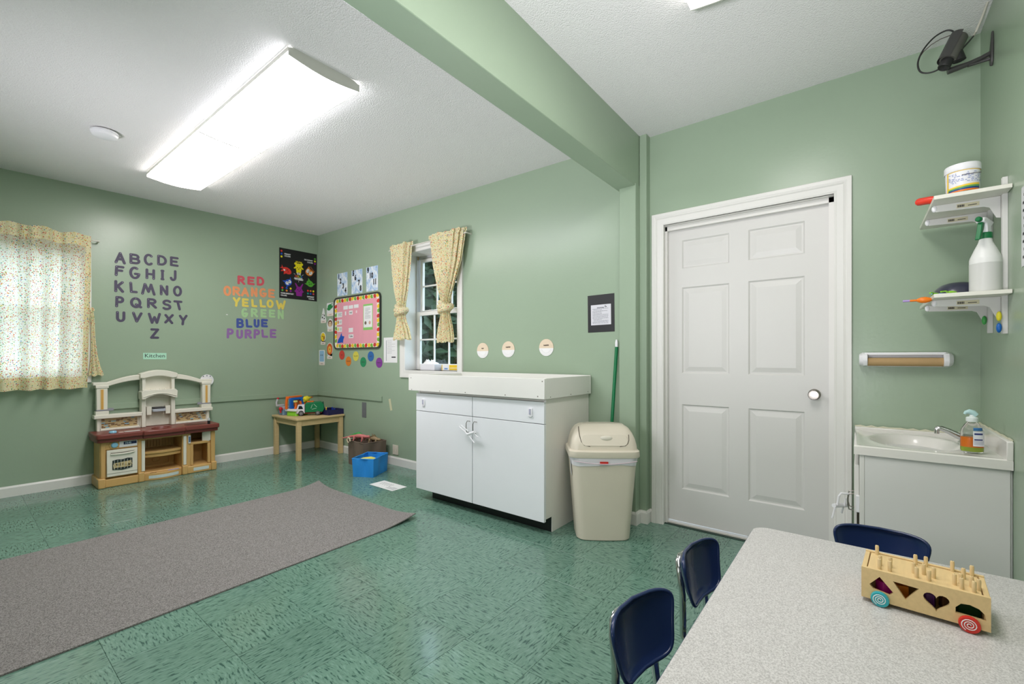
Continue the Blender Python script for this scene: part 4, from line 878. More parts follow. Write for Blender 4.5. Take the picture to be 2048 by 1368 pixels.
m = MB(); m.tube([(1.125+.25*i/12, 5.258, .757+.030*math.sin(PI*i/12)) for i in range(13)], .004, 6); m.build('hood_rib', cream, pk)
m = MB()
for x in (1.19, 1.225, 1.26, 1.295): m.ball((x, 5.30, .826), .008, .01, .006, 10, 6)
m.build('hood_studs', cream, pk)['kind'] = 'stuff'
lg = MB().prism(rrect(1.207, 1.268, .852, .893, .005), 5.358, 5.3615, 'y').build('logo_plate', flat('logo red', 206, 40, 36, .35), pk, smooth=0)
m = MB()
for k_ in range(3): m.tube([(1.216+.040*u+.004*math.sin(9*u+k_), 5.3575, .858+.007*k_+.020*u+.005*math.sin(7*u+2*k_)) for u in [i/8 for i in range(9)]], .0016, 5)
m.tube([(1.236+.010*math.cos(a), 5.3572, .872+.008*math.sin(a)) for a in [2*PI*i/12 for i in range(12)]], .0015, 5, True); m.tube([(1.254+.007*math.cos(a), 5.3572, .880+.007*math.sin(a)) for a in [2*PI*i/12 for i in range(12)]], .0015, 5, True)
m.build('logo_mark', paper, lg, smooth=0)
for xb in (1.158, 1.303): MB().box(xb, xb+.0385, 5.31, 5.37, .580, .660).build('bracket_block', cream, pk, bevel=.004)
pt = thing('toy_pan', 'grey toy tray with dark top hung in the middle of the play kitchen', 'toy pan', (1.25, 5.325, .615), world=True)
m = MB().prism(rrect(1.199, 1.300, 5.285, 5.365, .012), .610, .636); m.build('tray', flat('light grey plastic', 180, 186, 196, .35), pt, bevel=.003)
m = MB().prism(rrect(1.202, 1.297, 5.288, 5.362, .02), .636, .652); m.build('dark_pad', flat('dark grey foam', 62, 62, 64, .6), pt, bevel=.004)
t = thing('paper_plate', 'white round paper plate clipped behind the right post of the toy kitchen', 'plate', (1.672, 5.388, .890), (PI/2, 0, 0)); MB().lathe([(.060, 0), (.062, .006), (.050, .004), (.001, .003)], seg=28, cap=False).build('dish', plw, t, world=False)
m = MB()
for x_, y_ in ((-.032, .042), (0, .048), (.030, .042)): m.prism(ell(x_, y_, .006, .005, 10), .0062, .0068)
m.build('marker_dots', flat('dot slate', 84, 92, 120), t, world=False, smooth=0)

# ------------------------------------------------------------------ small wooden table with toys
wt = thing('toy_table', 'small light pine table standing in the room corner', 'table', (2.62, 5.09, 0), world=True)
m = MB().prism(rrect(2.325, 2.895, 4.785, 5.395, .012), .440, .462); m.build('tabletop', beech, wt, bevel=.004)
m = MB(); m.box(2.36, 2.86, 4.812, 4.83, .375, .440); m.box(2.36, 2.86, 5.35, 5.368, .375, .440); m.box(2.352, 2.37, 4.83, 5.35, .375, .440); m.box(2.85, 2.868, 4.83, 5.35, .375, .440); m.build('apron', beech, wt, bevel=.002)
for x in (2.34, 2.835):
    for y in (4.80, 5.335): MB().box(x, x+.045, y, y+.045, 0, .4395).build('leg', beech, wt, bevel=.003)
# toy workbench
tw = thing('toy_workbench', 'blue and white toy workbench with orange tools on the pine table', 'toy', (2.50, 5.13, .462), .35)
m = MB().prism(rrect(-.095, .095, -.07, .07, .02), 0, .055); m.build('base', flat('lime green plastic', 140, 212, 60, .35), tw, world=False, bevel=.004)
m = MB().prism(rrect(-.11, .11, -.082, .082, .015), .055, .080); m.build('bench_top', plw, tw, world=False, bevel=.004)
MB().box(-.01, .10, -.085, -.080, .060, .072).build('red_strip', flat('toy red', 220, 52, 40), tw, world=False)
m = MB().prism(rrect(-.10, .10, .082, .205, .012), .0, .022, 'y', holes=[list(reversed(rrect(-.06, .05, .102, .180, .01)))]); m.build('tool_board', flat('toy blue', 20, 106, 206, .35), tw, world=False, bevel=.003)
m = MB().box(-.06, .05, .018, .024, .10, .182).build('board_back', flat('toy orange brown', 190, 120, 60), tw, world=False)
org = flat('toy orange', 240, 112, 28, .35); yel = flat('toy yellow', 236, 220, 50, .35)
m = MB(); m.box(-.115, .09, .02, .06, .195, .222); m.tube([(-.115, .04, .21), (-.118, .045, .15), (-.112, .05, .08)], .014, 8); m.build('saw_frame', org, tw, world=False, bevel=.004)
m = MB(); m.box(-.085, -.045, -.045, -.02, .155, .175); m.build('hammer_head', flat('pale yellow', 230, 232, 140, .4), tw, world=False, bevel=.004)
m = MB(); m.tube([(-.06, -.032, .08), (-.055, -.032, .12), (-.065, -.032, .158)], [.017, .012, .010], 8); m.build('hammer_handle', org, tw, world=False)
m = MB(); m.rod((.05, -.01, .085), (.04, .0, .16), .012, 8); m.build('screwdriver', org, tw, world=False)
dl = MB(); dl.T = Matrix.Translation((.135, -.0, .175)) @ Matrix.Rotation(PI/2-.2, 4, 'Y'); dl.lathe([(.026, -.05), (.036, -.02), (.034, .02), (.018, .04), (.012, .065)], seg=14); o = dl.build('drill_body', yel, tw, world=False)
m = MB(); m.tube([(.125, 0, .16), (.118, 0, .12), (.122, 0, .085)], [.018, .015, .018], 8); m.build('drill_handle', org, tw, world=False)
m = MB(); m.T = Matrix.Translation((.205, 0, .188)) @ Matrix.Rotation(PI/2, 4, 'Y'); m.lathe([(.012, -.01), (.008, .02), (.003, .035)], seg=10); m.build('drill_bit', org, tw, world=False)
t2 = thing('toy_box', 'grey blue toy case with a red knob behind the toy workbench', 'toy', (2.455, 5.29, .462), .1)
m = MB().prism(rrect(-.075, .06, -.05, .05, .012), 0, .062); m.build('case', flat('slate blue plastic', 118, 150, 178, .4), t2, world=False, bevel=.004)
m = MB(); m.box(-.07, .055, -.048, .048, .062, .095); m.build('lid', flat('grey lilac plastic', 178, 178, 190, .4), t2, world=False, bevel=.005)
m = MB(); m.ball((-.095, -.03, .075), .020, .016, .024, 12, 8); m.rod((-.095, -.03, .03), (-.095, -.03, .06), .010, 8); m.rod((-.10, -.03, .075), (-.06, -.03, .075), .008, 8); m.build('red_knob', flat('toy crimson', 206, 44, 50), t2, world=False)
t3 = thing('toy_phone', 'small grey and red toy piece lying behind the orange saw frame', 'toy', (2.43, 5.355, .559), .2)
m = MB(); m.box(-.075, .02, -.012, .012, 0, .02); m.tube([(-.07, 0, .01), (-.075, 0, .045), (-.06, 0, .085)], .009, 8); m.build('arm', flat('pale grey plastic', 206, 204, 208, .3), t3, world=False, bevel=.003)
m = MB(); m.ball((-.055, 0, .092), .014, .012, .012, 10, 8); m.build('tip', MATS['toy crimson'], t3, world=False)
# recycling truck
gt = thing('toy_garbage_truck', 'green and white toy recycling truck on the pine table', 'toy truck', (2.590, 5.005, .462), math.radians(150)); gt.scale = (1.2, 1.2, 1.28)
grn = flat('truck green', 20, 120, 74, .35)
m = MB(); m.prism([(-.11, .030), (.045, .030), (.045, .108), (.03, .118), (-.09, .122), (-.118, .100), (-.122, .055)], -.045, .045, 'y'); m.build('container', grn, gt, world=False, bevel=.004)
m = MB(); m.prism([(-.125, .050), (-.105, .050), (-.105, .118), (-.115, .118)], -.042, .042, 'y'); m.build('tailgate', flat('dark green', 14, 74, 54), gt, world=False, bevel=.002)
m = MB(); m.prism([(.048, .022), (.118, .022), (.120, .055), (.108, .098), (.050, .100)], -.042, .042, 'y'); cab = m.build('cab', flat('truck white', 226, 222, 232, .3), gt, world=False, bevel=.004)
MB().hexa([(.1195, -.036, .058), (.1195, .036, .058), (.1185, .036, .057), (.1185, -.036, .057)], [(.111, -.034, .092), (.111, .034, .092), (.108, .034, .092), (.108, -.034, .092)]).build('windscreen', flat('tinted toy glass', 26, 34, 44, .15), cab, world=False)
for sy in (-1, 1): MB().prism([(.062, .062), (.105, .062), (.098, .090), (.075, .090)], sy*.0425, sy*.0435, 'y').build('side_window', MATS['tinted toy glass'], cab, world=False)
MB().box(.115, .125, -.040, .040, .018, .036).build('bumper', flat('silver plastic', 170, 170, 176, .3), gt, world=False, bevel=.003)
MB().box(.1195, .122, -.030, .030, .040, .050).build('grille', MATS['tinted toy glass'], gt, world=False)
MB().box(-.10, .10, -.030, .030, .018, .030).build('chassis', flat('chassis red', 130, 40, 44), gt, world=False)
MB().prism(rrect(-.03, .03, -.02, .02, .008), .1195, .128).build('roof_button', org, gt, world=False, bevel=.002)
m = MB()
for a in (PI/2, PI/2+2*PI/3, PI/2+4*PI/3):
    b_ = a+2*PI/3*.8; m.tube([(-.03+.028*math.cos(a), .0465, .078+.026*math.sin(a)), (-.03+.028*math.cos(b_),   .0465, .078+.026*math.sin(b_))], .0022, 5)
m.build('recycling_mark', flat('mark pale green', 176, 214, 190), gt, world=False)
for x in (-.065, .080):
    for sy in (-1, 1):
        w = MB(); w.T = Matrix.Translation((x, sy*.034, .024)) @ Matrix.Rotation(PI/2, 4, 'X'); w.lathe([(.018, -.011), (.024, -.009), (.024, .009), (.018, .011)], seg=20); o = w.build('wheel', flat('toy tyre', 40, 40, 42, .6), gt, world=False)
        w = MB(); w.T = Matrix.Translation((x, sy*.0435, .024)) @ Matrix.Rotation(PI/2, 4, 'X')
        for k_ in range(5): a = 2*PI*k_/5; w.tube([(0, 0, 0), (.014*math.cos(a), .014*math.sin(a), 0)], .0026, 5)
        w.tube([(.015*math.cos(2*PI*i/16), .015*math.sin(2*PI*i/16), 0) for i in range(16)], .002, 5, True); w.build('hub', MATS['silver plastic'], o, world=False)
# navy tray with blocks
tt = thing('toy_tray', 'navy blue open tray at the right end of the pine table', 'tray', (2.78, 4.94, .462), .06)
m = MB(); m.box(-.085, .115, -.125, .14, 0, .004); nav = flat('tray navy', 38, 36, 84, .4)
for a in ((-.085, .115, -.125, -.120), (-.085, .115, .135, .14), (-.085, -.080, -.125, .14), (.110, .115, -.125, .14)): m.box(*a, 0, .060)
m.build('tray_shell', nav, tt, world=False, bevel=.001)
m = MB(); m.prism(rrect(-.03, .03, 0, .08, .004), -.006, .006, 'y'); m.cyl((0, -.02), .015, .01, .06, 12); o = solo(m, 'toy_block', flat('block blue', 26, 56, 160, .35), 'upright blue plastic block standing in the navy tray', 'block', (2.80, 4.90, .467), 1.0, bevel=.003)
m = MB(); m.prism(rrect(-.018, .018, 0, .082, .003), -.006, .006, 'y', holes=[list(reversed(rrect(-.008, .008, .018, .062, .003)))]); solo(m, 'toy_window', flat('block yellow', 222, 178, 60, .4), 'small yellow toy picture frame piece in the navy tray', 'toy', (2.735, 4.92, .467), 1.0)
m = MB(); m.prism([(-.05, 0), (.05, 0), (.045, .045), (-.01, .062), (-.045, .04)], -.02, .02, 'y'); solo(m, 'toy_wedge', MATS['block blue'], 'low blue plastic wedge lying at the left of the navy tray', 'toy', (2.745, 5.000, .467), .3, bevel=.004)

# ------------------------------------------------------------------ fabric bins and the sheet on the floor
def fabric_bin(name, label, base, rot, w, d, h, m, taper=.94, ph=0.):
    t = thing(name, label, 'storage bin', base, rot); mb = MB(); n = 14; k = 6
    def ring(z, s_, amp):
        pts = []
        for sx0, sy0, sx1, sy1 in ((-1,-1,1,-1), (1,-1,1,1), (1,1,-1,1), (-1,1,-1,-1)):
            for i in range(n):
                u = i/n; x = sx0+(sx1-sx0)*u; y = sy0+(sy1-sy0)*u; b = amp*math.sin(PI*u)*math.sin(3*u*PI+ph+sx0)
                nx, ny = (0, -1 if sy0 < 0 else 1) if sy0 == sy1 else (1 if sx0 > 0 else -1, 0)
                pts.append((x*w/2*s_+nx*b, y*d/2*s_+ny*b, z))
        return pts
    out = [ring(h*i/k, taper+(1-taper)*i/k, .010*math.sin(PI*i/k/1.3)+.003) for i in range(k+1)]; inn = [[(p[0]*.975, p[1]*.975, p[2]) for p in r] for r in reversed(out)]
    inn[-1] = [(p[0], p[1], .006) for p in inn[-1]]
    rings = out+inn; vs = [p for r in rings for p in r]; N_ = 4*n; fs = []
    for r in range(len(rings)-1):
        for i in range(N_): j = (i+1) % N_; fs.append((r*N_+i, r*N_+j, (r+1)*N_+j, (r+1)*N_+i))
    fs.append(tuple(range(N_))[::-1]); fs.append(tuple(range((len(rings)-1)*N_, len(rings)*N_)))
    mb.add(vs, fs).build('fabric_shell', m, t, world=False, smooth=35)
    top = ring(h, 1.0, .003); b2 = MB(); b2.tube([(p[0]*.99, p[1]*.99, p[2]) for p in top], .005, 6, True); b2.build('rim_hem', m, t, world=False)
    return t
fabric_bin('fabric_bin', 'bright blue fabric bin on the floor in front of the brown one', (2.537, 3.745, 0), math.radians(28), .30, .22, .172, mat('blue bin fabric', rgb(44, 146, 230), .6, bump=.25, bscale=14, var=.08, vscale=9), ph=.4)
m = MB(); m.tube([(-.10, -.03, 0), (-.04, -.01, .012), (.03, 0, .016), (.085, .01, .008)], [.010, .018, .020, .010], 10); m.box(-.06, .06, -.04, .03, -.05, .0); solo(m, 'toy_paddle', flat('toy lemon', 236, 222, 92, .45), 'yellow toy lying inside the blue fabric bin', 'toy', (2.50, 3.735, .135), -.9)
m = MB().prism(rrect(-.05, .04, -.02, .02, .01), 0, .014); solo(m, 'toy_brick', flat('toy coral', 222, 126, 92, .5), 'coral toy piece beside the yellow toy in the blue bin', 'toy', (2.44, 3.795, .128), .2)
fabric_bin('fabric_bin', 'brown fabric bin full of toy animals standing against the wall', (2.735, 4.10, 0), math.radians(90-6), .33, .26, .255, mat('brown bin fabric', rgb(112, 96, 84), .8, bump=.25, bscale=16, var=.06), taper=.97, ph=1.5)
# toy animals in it
def dino(label, base, rot, L, c1, c2, name='toy_dinosaur', s=1):
    t = thing(name, label, 'toy animal', base, rot); b = MB()
    pts = [(-L*.62, 0, .012), (-L*.38, 0, .024), (-L*.15, 0, .038), (.0, 0, .042), (L*.16, 0, .034), (L*.30, 0, .030), (L*.40, 0, .022)]
    b.tube(pts, [.004, .010, .020, .028, .020, .014, .006], 12); b.ball((L*.33, 0, .032), .024, .015, .015, 12, 8)
    for x in (-.045, .045):
        for sy in (-1, 1): b.tube([(x*s, sy*.018, .034), (x*s+.006, sy*.032, .012), (x*s-.004, sy*.034, -.016)], [.012, .008, .006], 8)
    b.build('body', c1, t, world=False, smooth=60)
    d = MB(); d.tube([(-L*.30, 0, .040), (-L*.12, 0, .055), (0, 0, .062), (L*.14, 0, .050)], [.006, .016, .020, .006], 10); d.build('back_stripe', c2, t, world=False, smooth=60)
    return t
dino('pink toy lizard with a green back lying over the brown bin', (2.68, 4.165, .262), math.radians(-58), .30, flat('toy salmon', 206, 118, 116, .45), flat('toy leaf green', 66, 150, 76, .45))
dino('tan toy dinosaur half buried in the brown bin', (2.775, 4.03, .236), math.radians(-80), .20, flat('toy tan', 150, 128, 96, .5), flat('toy olive', 104, 92, 60, .5))
m = MB(); m.tube([(0, 0, 0), (.02, .01, .03), (.01, .0, .055), (-.02, -.01, .050), (-.035, -.01, .02)], .007, 8); solo(m, 'toy_snake', flat('toy bone', 214, 198, 166, .5), 'bone coloured toy tail curling over the left rim of the brown bin', 'toy', (2.585, 4.21, .235), 1.2, smooth=60)
m = MB(); m.tube([(0, 0, -.06), (.0, 0, .02), (.004, .0, .05), (0, .002, .085)], [.010, .008, .006, .002], 8); m.tube([(0,0,.02),(.02,.01,.035),(.022,.012,.055)], .004, 6); solo(m, 'toy_stick', flat('toy brown', 128, 92, 70, .5), 'thin brown toy horn sticking up from the brown bin', 'toy', (2.79, 4.085, .235), 0, smooth=60)
m = MB(); m.prism(rect(-.128, .128, -.078, .078), 0, .0012)
s = solo(m, 'paper_sheet', paper, 'white sheet with line drawings lying on the floor by the cabinet', 'paper', (2.385, 3.26, .0012), math.radians(-65-25+0))
s.rotation_euler = (0, 0, math.radians(90))
s.scale = (1.28, 1.0, 1)
for i in range(5): MB().tube([(-.02+.025*i+.004*math.sin(k_), -.045+.015*k_, .0018) for k_ in range(5)], .0009, 4).build('drawn_line', ink, s, world=False)
lines(s, -.115, -.03, .0, .06, 5, greyink, .0013, seed=41)

# ------------------------------------------------------------------ grey mat
def mat_rug():
    nx, ny = 80, 56; c0, c1, c2, c3 = Vector((-1.3, 2.33, 0)), Vector((2.012, 2.435, 0)), Vector((2.022, 3.763, 0)), Vector((-1.3, 3.70, 0)); vs = []; fs = []
    for lay in (0, 1):
        for j in range(ny+1):
            for i in range(nx+1):
                u, v = i/nx, j/ny; p = (c0*(1-u)+c1*u)*(1-v)+(c3*(1-u)+c2*u)*v
                d1 = math.hypot((1-u)*3.3, v*1.33); d2 = math.hypot((1-u)*3.3, (1-v)*1.33)
                z = .034*max(0, 1-d1/.34)**2 + .034*max(0, 1-d2/.26)**2
                vs.append((p.x, p.y, z+(.007 if lay else .0006)))
    N_ = (nx+1)*(ny+1)
    for j in range(ny):
        for i in range(nx): a = j*(nx+1)+i; fs += [(a+N_, a+1+N_, a+nx+2+N_, a+nx+1+N_), (a, a+nx+1, a+nx+2, a+1)]
    for i in range(nx): fs += [(i, i+1, i+1+N_, i+N_), (ny*(nx+1)+i+1, ny*(nx+1)+i, ny*(nx+1)+i+N_, ny*(nx+1)+i+1+N_)]
    for j in range(ny): a = j*(nx+1); b = a+nx; fs += [(a+nx+1, a, a+N_, a+nx+1+N_), (b, b+nx+1, b+nx+1+N_, b+N_)]
    m = MB(); m.mi = 0; m.add(vs, fs); o = m.build('floor_mat', [rugm], None, smooth=50); tag(o, 'long dark grey carpet mat with curled corners on the green floor', 'mat')
mat_rug()

# ------------------------------------------------------------------ changing cabinet
cb = thing('base_cabinet', 'white laminate base cabinet under the white changing tray', 'cabinet', (2.60, 2.18, 0), world=True)
m = MB(); m.prism([(2.335, .100), (2.404, .100), (2.404, 0), (2.895, 0), (2.895, .862), (2.335, .862)], 1.560, 1.578, 'y'); m.build('side_panel', lamside, cb, bevel=.001)
m = MB(); m.prism([(2.335, .100), (2.895, .100), (2.895, .862), (2.335, .862)], 2.775, 2.793, 'y'); m.build('side_panel', lamside, cb, bevel=.001)
MB().box(2.34, 2.89, 1.578, 2.775, .10, .118).build('bottom_panel', lamside, cb)
MB().box(2.34, 2.89, 1.578, 2.775, .845, .862).build('top_panel', lamside, cb)
MB().box(2.402, 2.416, 1.565, 2.70, 0, .10).box(2.416, 2.88, 2.686, 2.70, 0, .10).build('toe_kick', blackm, cb)
MB().box(2.338, 2.35, 1.578, 2.775, .118, .845).build('carcass_gap', flat('carcass dark edge', 92, 88, 70, .6), cb)
for n_, (y0, y1) in enumerate(((2.1815, 2.7925), (1.5605, 2.1755))):
    d = MB().box(2.313, 2.334, y0, y1, .084, .7015).build('door', lam, cb, bevel=.0015)
    yy = 2.213 if n_ == 0 else 2.147
    m = MB().tube([(2.314, yy-.012, .668), (2.290, yy-.006, .672), (2.286, yy, .655), (2.288, yy+.002, .62), (2.290, yy, .592), (2.314, yy-.002, .586)], .0028, 8); m.build('handle', nickel, d)
    dw = MB().box(2.313, 2.334, y0, y1, .7055, .843).build('drawer_front', lam, cb, bevel=.0015)
    yl = 2.702 if n_ == 0 else 1.665
    m = MB(); m.prism(rrect(yl-.017, yl+.017, .745, .800, .006), 2.303, 2.313, 'x'); l = m.build('latch', plw, dw, bevel=.001)
    MB().box(2.298, 2.304, yl-.007, yl+.004, .760, .795).build('latch_slot', flat('latch lilac grey', 176, 178, 196, .4), l, bevel=.001)
ct = thing('changing_tray', 'white painted open top tray resting on the base cabinet', 'changing tray', (2.586, 2.193, .862), world=True)
m = MB(); m.box(2.282, 2.300, 1.537, 2.850, .864, .993); m.build('front_board', traym, ct, bevel=.002)
m = MB(); m.box(2.3005, 2.868, 1.537, 1.555, .864, .995); m.build('side_board', traym, ct, bevel=.002)
m = MB(); m.box(2.3005, 2.868, 2.832, 2.850, .864, .985); m.build('side_board', traym, ct, bevel=.002)
m = MB(); m.box(2.869, 2.888, 1.537, 2.850, .864, .998); m.build('back_board', traym, ct, bevel=.002)
m = MB(); m.box(2.300, 2.869, 1.555, 2.832, .864, .882); m.build('tray_floor', traym, ct)
scr = flat('screw head', 120, 116, 104, .4)
for y_, z_ in ((2.811, .872), (2.485, .874), (2.219, .876), (1.851, .877), (1.588, .881), (1.554, .976), (2.82, .965)):
    m = MB(); m.T = Matrix.Translation((2.2818, y_, z_)) @ Matrix.Rotation(-PI/2, 4, 'Y'); m.lathe([(.0042, 0), (.003, .0012)], seg=10); m.build('screw', scr, ct)
for x_, z_ in ((2.35, .875), (2.60, .877), (2.84, .88)):
    m = MB(); m.T = Matrix.Translation((x_, 1.5368, z_)) @ Matrix.Rotation(PI/2, 4, 'X'); m.lathe([(.0038, 0), (.003, .0012)], seg=10); m.build('screw', scr, ct)
def ulock(name, label, pts_u, block, prongs):
    t = thing(name, label, 'child lock', tuple(sum(c)/2 for c in zip(*block)), world=True)
    m = MB().tube(pts_u, .005, 8); m.build('loop', plw, t)
    m = MB(); a, b = Vector(block[0]), Vector(block[1]); m.rod(a, b, .010, 8); m.build('slide_block', plw, t)
    for p in prongs: MB().tube(p, .004, 8).build('prong', plw, t)
    return t
ulock('child_lock', 'white sliding child lock through the base cabinet door handles', [(2.266, 2.262, .630), (2.262, 2.235, .616), (2.262, 2.20, .600), (2.262, 2.175, .578)], [(2.266, 2.180, .582), (2.266, 2.112, .606)], [[(2.264, 2.168, .578), (2.262, 2.112, .530)], [(2.266, 2.122, .598), (2.272, 2.088, .572)], [(2.268, 2.262, .632), (2.268, 2.245, .640), (2.270, 2.18, .606)]])

# sill things
t = thing('tissue_box', 'open white carton with crumpled tissue on the back window sill', 'box', (2.98, 3.375, 1.001), 0.0)
m = MB(); m.box(-.045, .045, -.105, .105, 0, .062); m.build('carton', flat('carton white', 226, 226, 230, .6), t, world=False, bevel=.001)
rnd = random.Random(9); m = MB(); vs = []; fs = []
for i in range(9):
    for j in range(13):
        e = min(i, 8-i, j, 12-j)/4; vs.append((-.042+.0105*i+rnd.uniform(-.003, .003), -.098+.0163*j+rnd.uniform(-.004, .004), .056+.052*min(1, e*1.4)*rnd.uniform(.45, 1.15)))
for i in range(8):
    for j in range(12): a = i*13+j; fs.append((a, a+1, a+14, a+13))
m.add(vs, fs).build('tissue', paper, t, world=False, smooth=20)
t = thing('small_box', 'small white and yellow packet lying on the back window sill', 'box', (2.985, 3.075, 1.001), 0)
MB().box(-.022, .022, -.125, .125, 0, .060).build('packet', paper, t, world=False, bevel=.001)
MB().box(-.0226, -.0215, -.105, .018, .006, .056).build('yellow_label', flat('packet yellow', 240, 202, 52, .5), t, world=False)
MB().box(-.0232, -.0222, -.10, .01, .022, .030).build('pale_band', flat('packet cream', 240, 226, 176, .5), t, world=False)
MB().box(-.0228, -.0217, .04, .085, .012, .026).build('blue_mark', flat('packet blue', 120, 160, 214, .5), t, world=False)
MB().box(-.0228, -.0217, .113, .122, .002, .058).build('yellow_edge', MATS['packet yellow'], t, world=False)

# ------------------------------------------------------------------ swing lid bin and broom
bin_m = mat('beige bin plastic', rgb(214, 206, 188), .38, var=.02)
tr = thing('trash_can', 'tall beige swing lid trash can beside the white cabinet', 'trash can', (2.580, 1.302, 0), (0, 0, YAW-PI/2-.03))   # local -y faces the camera side
def rr3(w, d, z, r, n=6): return [(x, y, z) for x, y in rrect(-w/2, w/2, -d/2, d/2, r, n)]
def loft(m, rings, cap0=True, cap1=True):
    n = len(rings[0]); vs = [p for r in rings for p in r]; fs = []
    for k in range(len(rings)-1):
        for i in range(n): j = (i+1) % n; fs.append((k*n+i, k*n+j, (k+1)*n+j, (k+1)*n+i))
    if cap0: fs.append(tuple(range(n))[::-1])
    if cap1: fs.append(tuple(range((len(rings)-1)*n, len(rings)*n)))
    return m.add(vs, fs)
def bowed(w, d, z, r, bow=.012, n=6):
    return [(x, y+(-bow*(1-(2*x/w)**2) if y < 0 else 0), z) for x, y in rrect(-w/2, w/2, -d/2, d/2, r, n)] if False else [(x, y-(bow*(1-min(1, abs(2*x/w))**2) if y < -d*.3 else 0), z) for x, y, z in sub(rr3(w, d, z, r, n))]
def sub(ps, k=6):
    o = []
    for i, p in enumerate(ps):
        q = ps[(i+1) % len(ps)]; o.append(p)
        L_ = math.dist(p, q)
        if i % 7 == 6:
            for j in range(1, k): o.append(tuple(p[c]+(q[c]-p[c])*j/k for c in range(3)))
    return o
m = MB(); loft(m, [bowed(.315, .215, .0, .05), bowed(.330, .228, .006, .055), bowed(.405, .285, .515, .055)]); m.build('body', bin_m, tr, world=False, smooth=40)
m = MB(); loft(m, [bowed(.432, .305, .515, .05), bowed(.436, .310, .520, .05), bowed(.432, .306, .552, .05), bowed(.415, .290, .560, .05)]); m.build('lid_rim', bin_m, tr, world=False, smooth=40)
m = MB(); rings = []
for z, w, d, oy in ((.556, .410, .285, 0), (.585, .404, .275, .0), (.62, .390, .255, .004), (.655, .365, .225, .010), (.682, .330, .185, .018), (.697, .285, .140, .026), (.703, .22, .09, .03)):
    rings.append([(x, y+oy, zz) for x, y, zz in sub(rr3(w, d, z, .05))])
loft(m, rings, False, True); m.build('lid_dome', bin_m, tr, world=False, smooth=60)
# swing flap outline groove and thumb dimple on the dome's front
dark = flat('lid groove brown', 84, 74, 62, .6)
def domefront(x, z):
    T_ = [(.556, -.1425), (.585, -.1375), (.62, -.1235), (.655, -.1025), (.682, -.0745), (.697, -.044), (.703, -.015)]
    for (z0, y0), (z1, y1) in zip(T_, T_[1:]):
        if z <= z1: return y0+(y1-y0)*(z-z0)/(z1-z0)
    return T_[-1][1]
gv = [(-.150, .690), (-.153, .67), (-.150, .64), (-.142, .61), (-.125, .590), (-.09, .583)]
pts = [(x, domefront(x, z)-.0005+(.012 if z > .68 else 0), z) for x, z in gv]; MB().tube(pts, .0022, 6).build('flap_groove', dark, tr, world=False)
gv = [(.150, .650), (.148, .62), (.140, .600), (.125, .588), (.09, .583)]
MB().tube([(x, domefront(x, z)-.0005, z) for x, z in gv], .0020, 6).build('flap_groove', dark, tr, world=False)
m = MB(); loft(m, [[(p[0], domefront(p[0], p[1])-.0012-(0.0), p[1]) for p in rrect(-.142, .142, .586, .650, .03)], [(p[0]*.985, domefront(0, p[1])-.0035, p[1]) for p in rrect(-.142, .142, .587, .650, .03)]], False, True); m.build('flap', bin_m, tr, world=False, smooth=30)
m = MB(); m.T = Matrix.Translation((.012, -.116, .628)); m.ball((0, 0, 0), .040, .014, .018, 20, 10); m.build('thumb_bump', mat('beige bin plastic light', rgb(216, 211, 196), .35), tr, world=False)
MB().hexa([(-.1995, -.10, .40), (-.198, -.055, .40), (-.1965, -.055, .40), (-.198, -.10, .40)], [(-.2065, -.10, .49), (-.205, -.055, .49), (-.2035, -.055, .49), (-.205, -.10, .49)]).build('paper_tag', paper, tr, world=False, smooth=0)
lb = thing('bin_liner', 'white bin liner folded over the rim of the trash can', 'bin liner', (2.580, 1.302, .47), (0, 0, YAW-PI/2-.03))
m = MB(); rings = []; rnd = random.Random(2)
for k_ in range(5):
    z = .047-.012*k_; rings.append([(x*(1+.006*math.sin(9*i+k_)), y*(1+.008*math.sin(7*i+2*k_)), z-(.006*math.sin(.35*i) if k_ == 4 else 0)) for i, (x, y, _) in enumerate(sub(rr3(.414-.0035*k_, .300-.004*k_, 0, .055)))])
loft(m, [[(x, y-(.012*(1-min(1, abs(2*x/.42))**2) if y < -.09 else 0), z) for x, y, z in r] for r in rings], False, False)
m.build('film', flat('liner white', 226, 224, 228, .35), lb, world=False, smooth=50)
MB().box(-.035, .015, -.168, -.163, .012, .026).build('red_tie', flat('liner tie red', 196, 52, 44, .4), lb, world=False)
m = MB(); m.tube([(-.19+.38*i/14, -.158-.012*(1-(2*i/14-1)**2), .028-.016*math.sin(PI*i/14)) for i in range(15)], .0024, 5); m.build('drawstring', flat('drawstring pink', 216, 190, 200, .4), lb, world=False)
bh = thing('broom', 'green broom handle leaning in the corner behind the trash can', 'broom', (2.815, 1.385, 0), world=True)
m = MB().rod((2.822, 1.383, .06), (2.884, 1.336, 1.20), .0115, 14); m.build('handle', flat('broom green', 18, 116, 70, .3), bh)
m = MB().lathe([(.010, 0), (.011, .03), (.006, .05), (.001, .052)], (2.884, 1.336, 1.20), 12, cap=False); m.build('handle_tip', plw, bh)
m = MB(); m.box(2.80, 2.845, 1.33, 1.47, .045, .075); m.build('broom_head', flat('broom dark green', 20, 84, 52), bh, bevel=.004)
m = MB()
for i in range(14): m.box(2.802, 2.843, 1.332+.0098*i, 1.339+.0098*i, .001, .047)
m.build('bristles', flat('bristle black', 34, 34, 34, .8), bh)['kind'] = 'stuff'

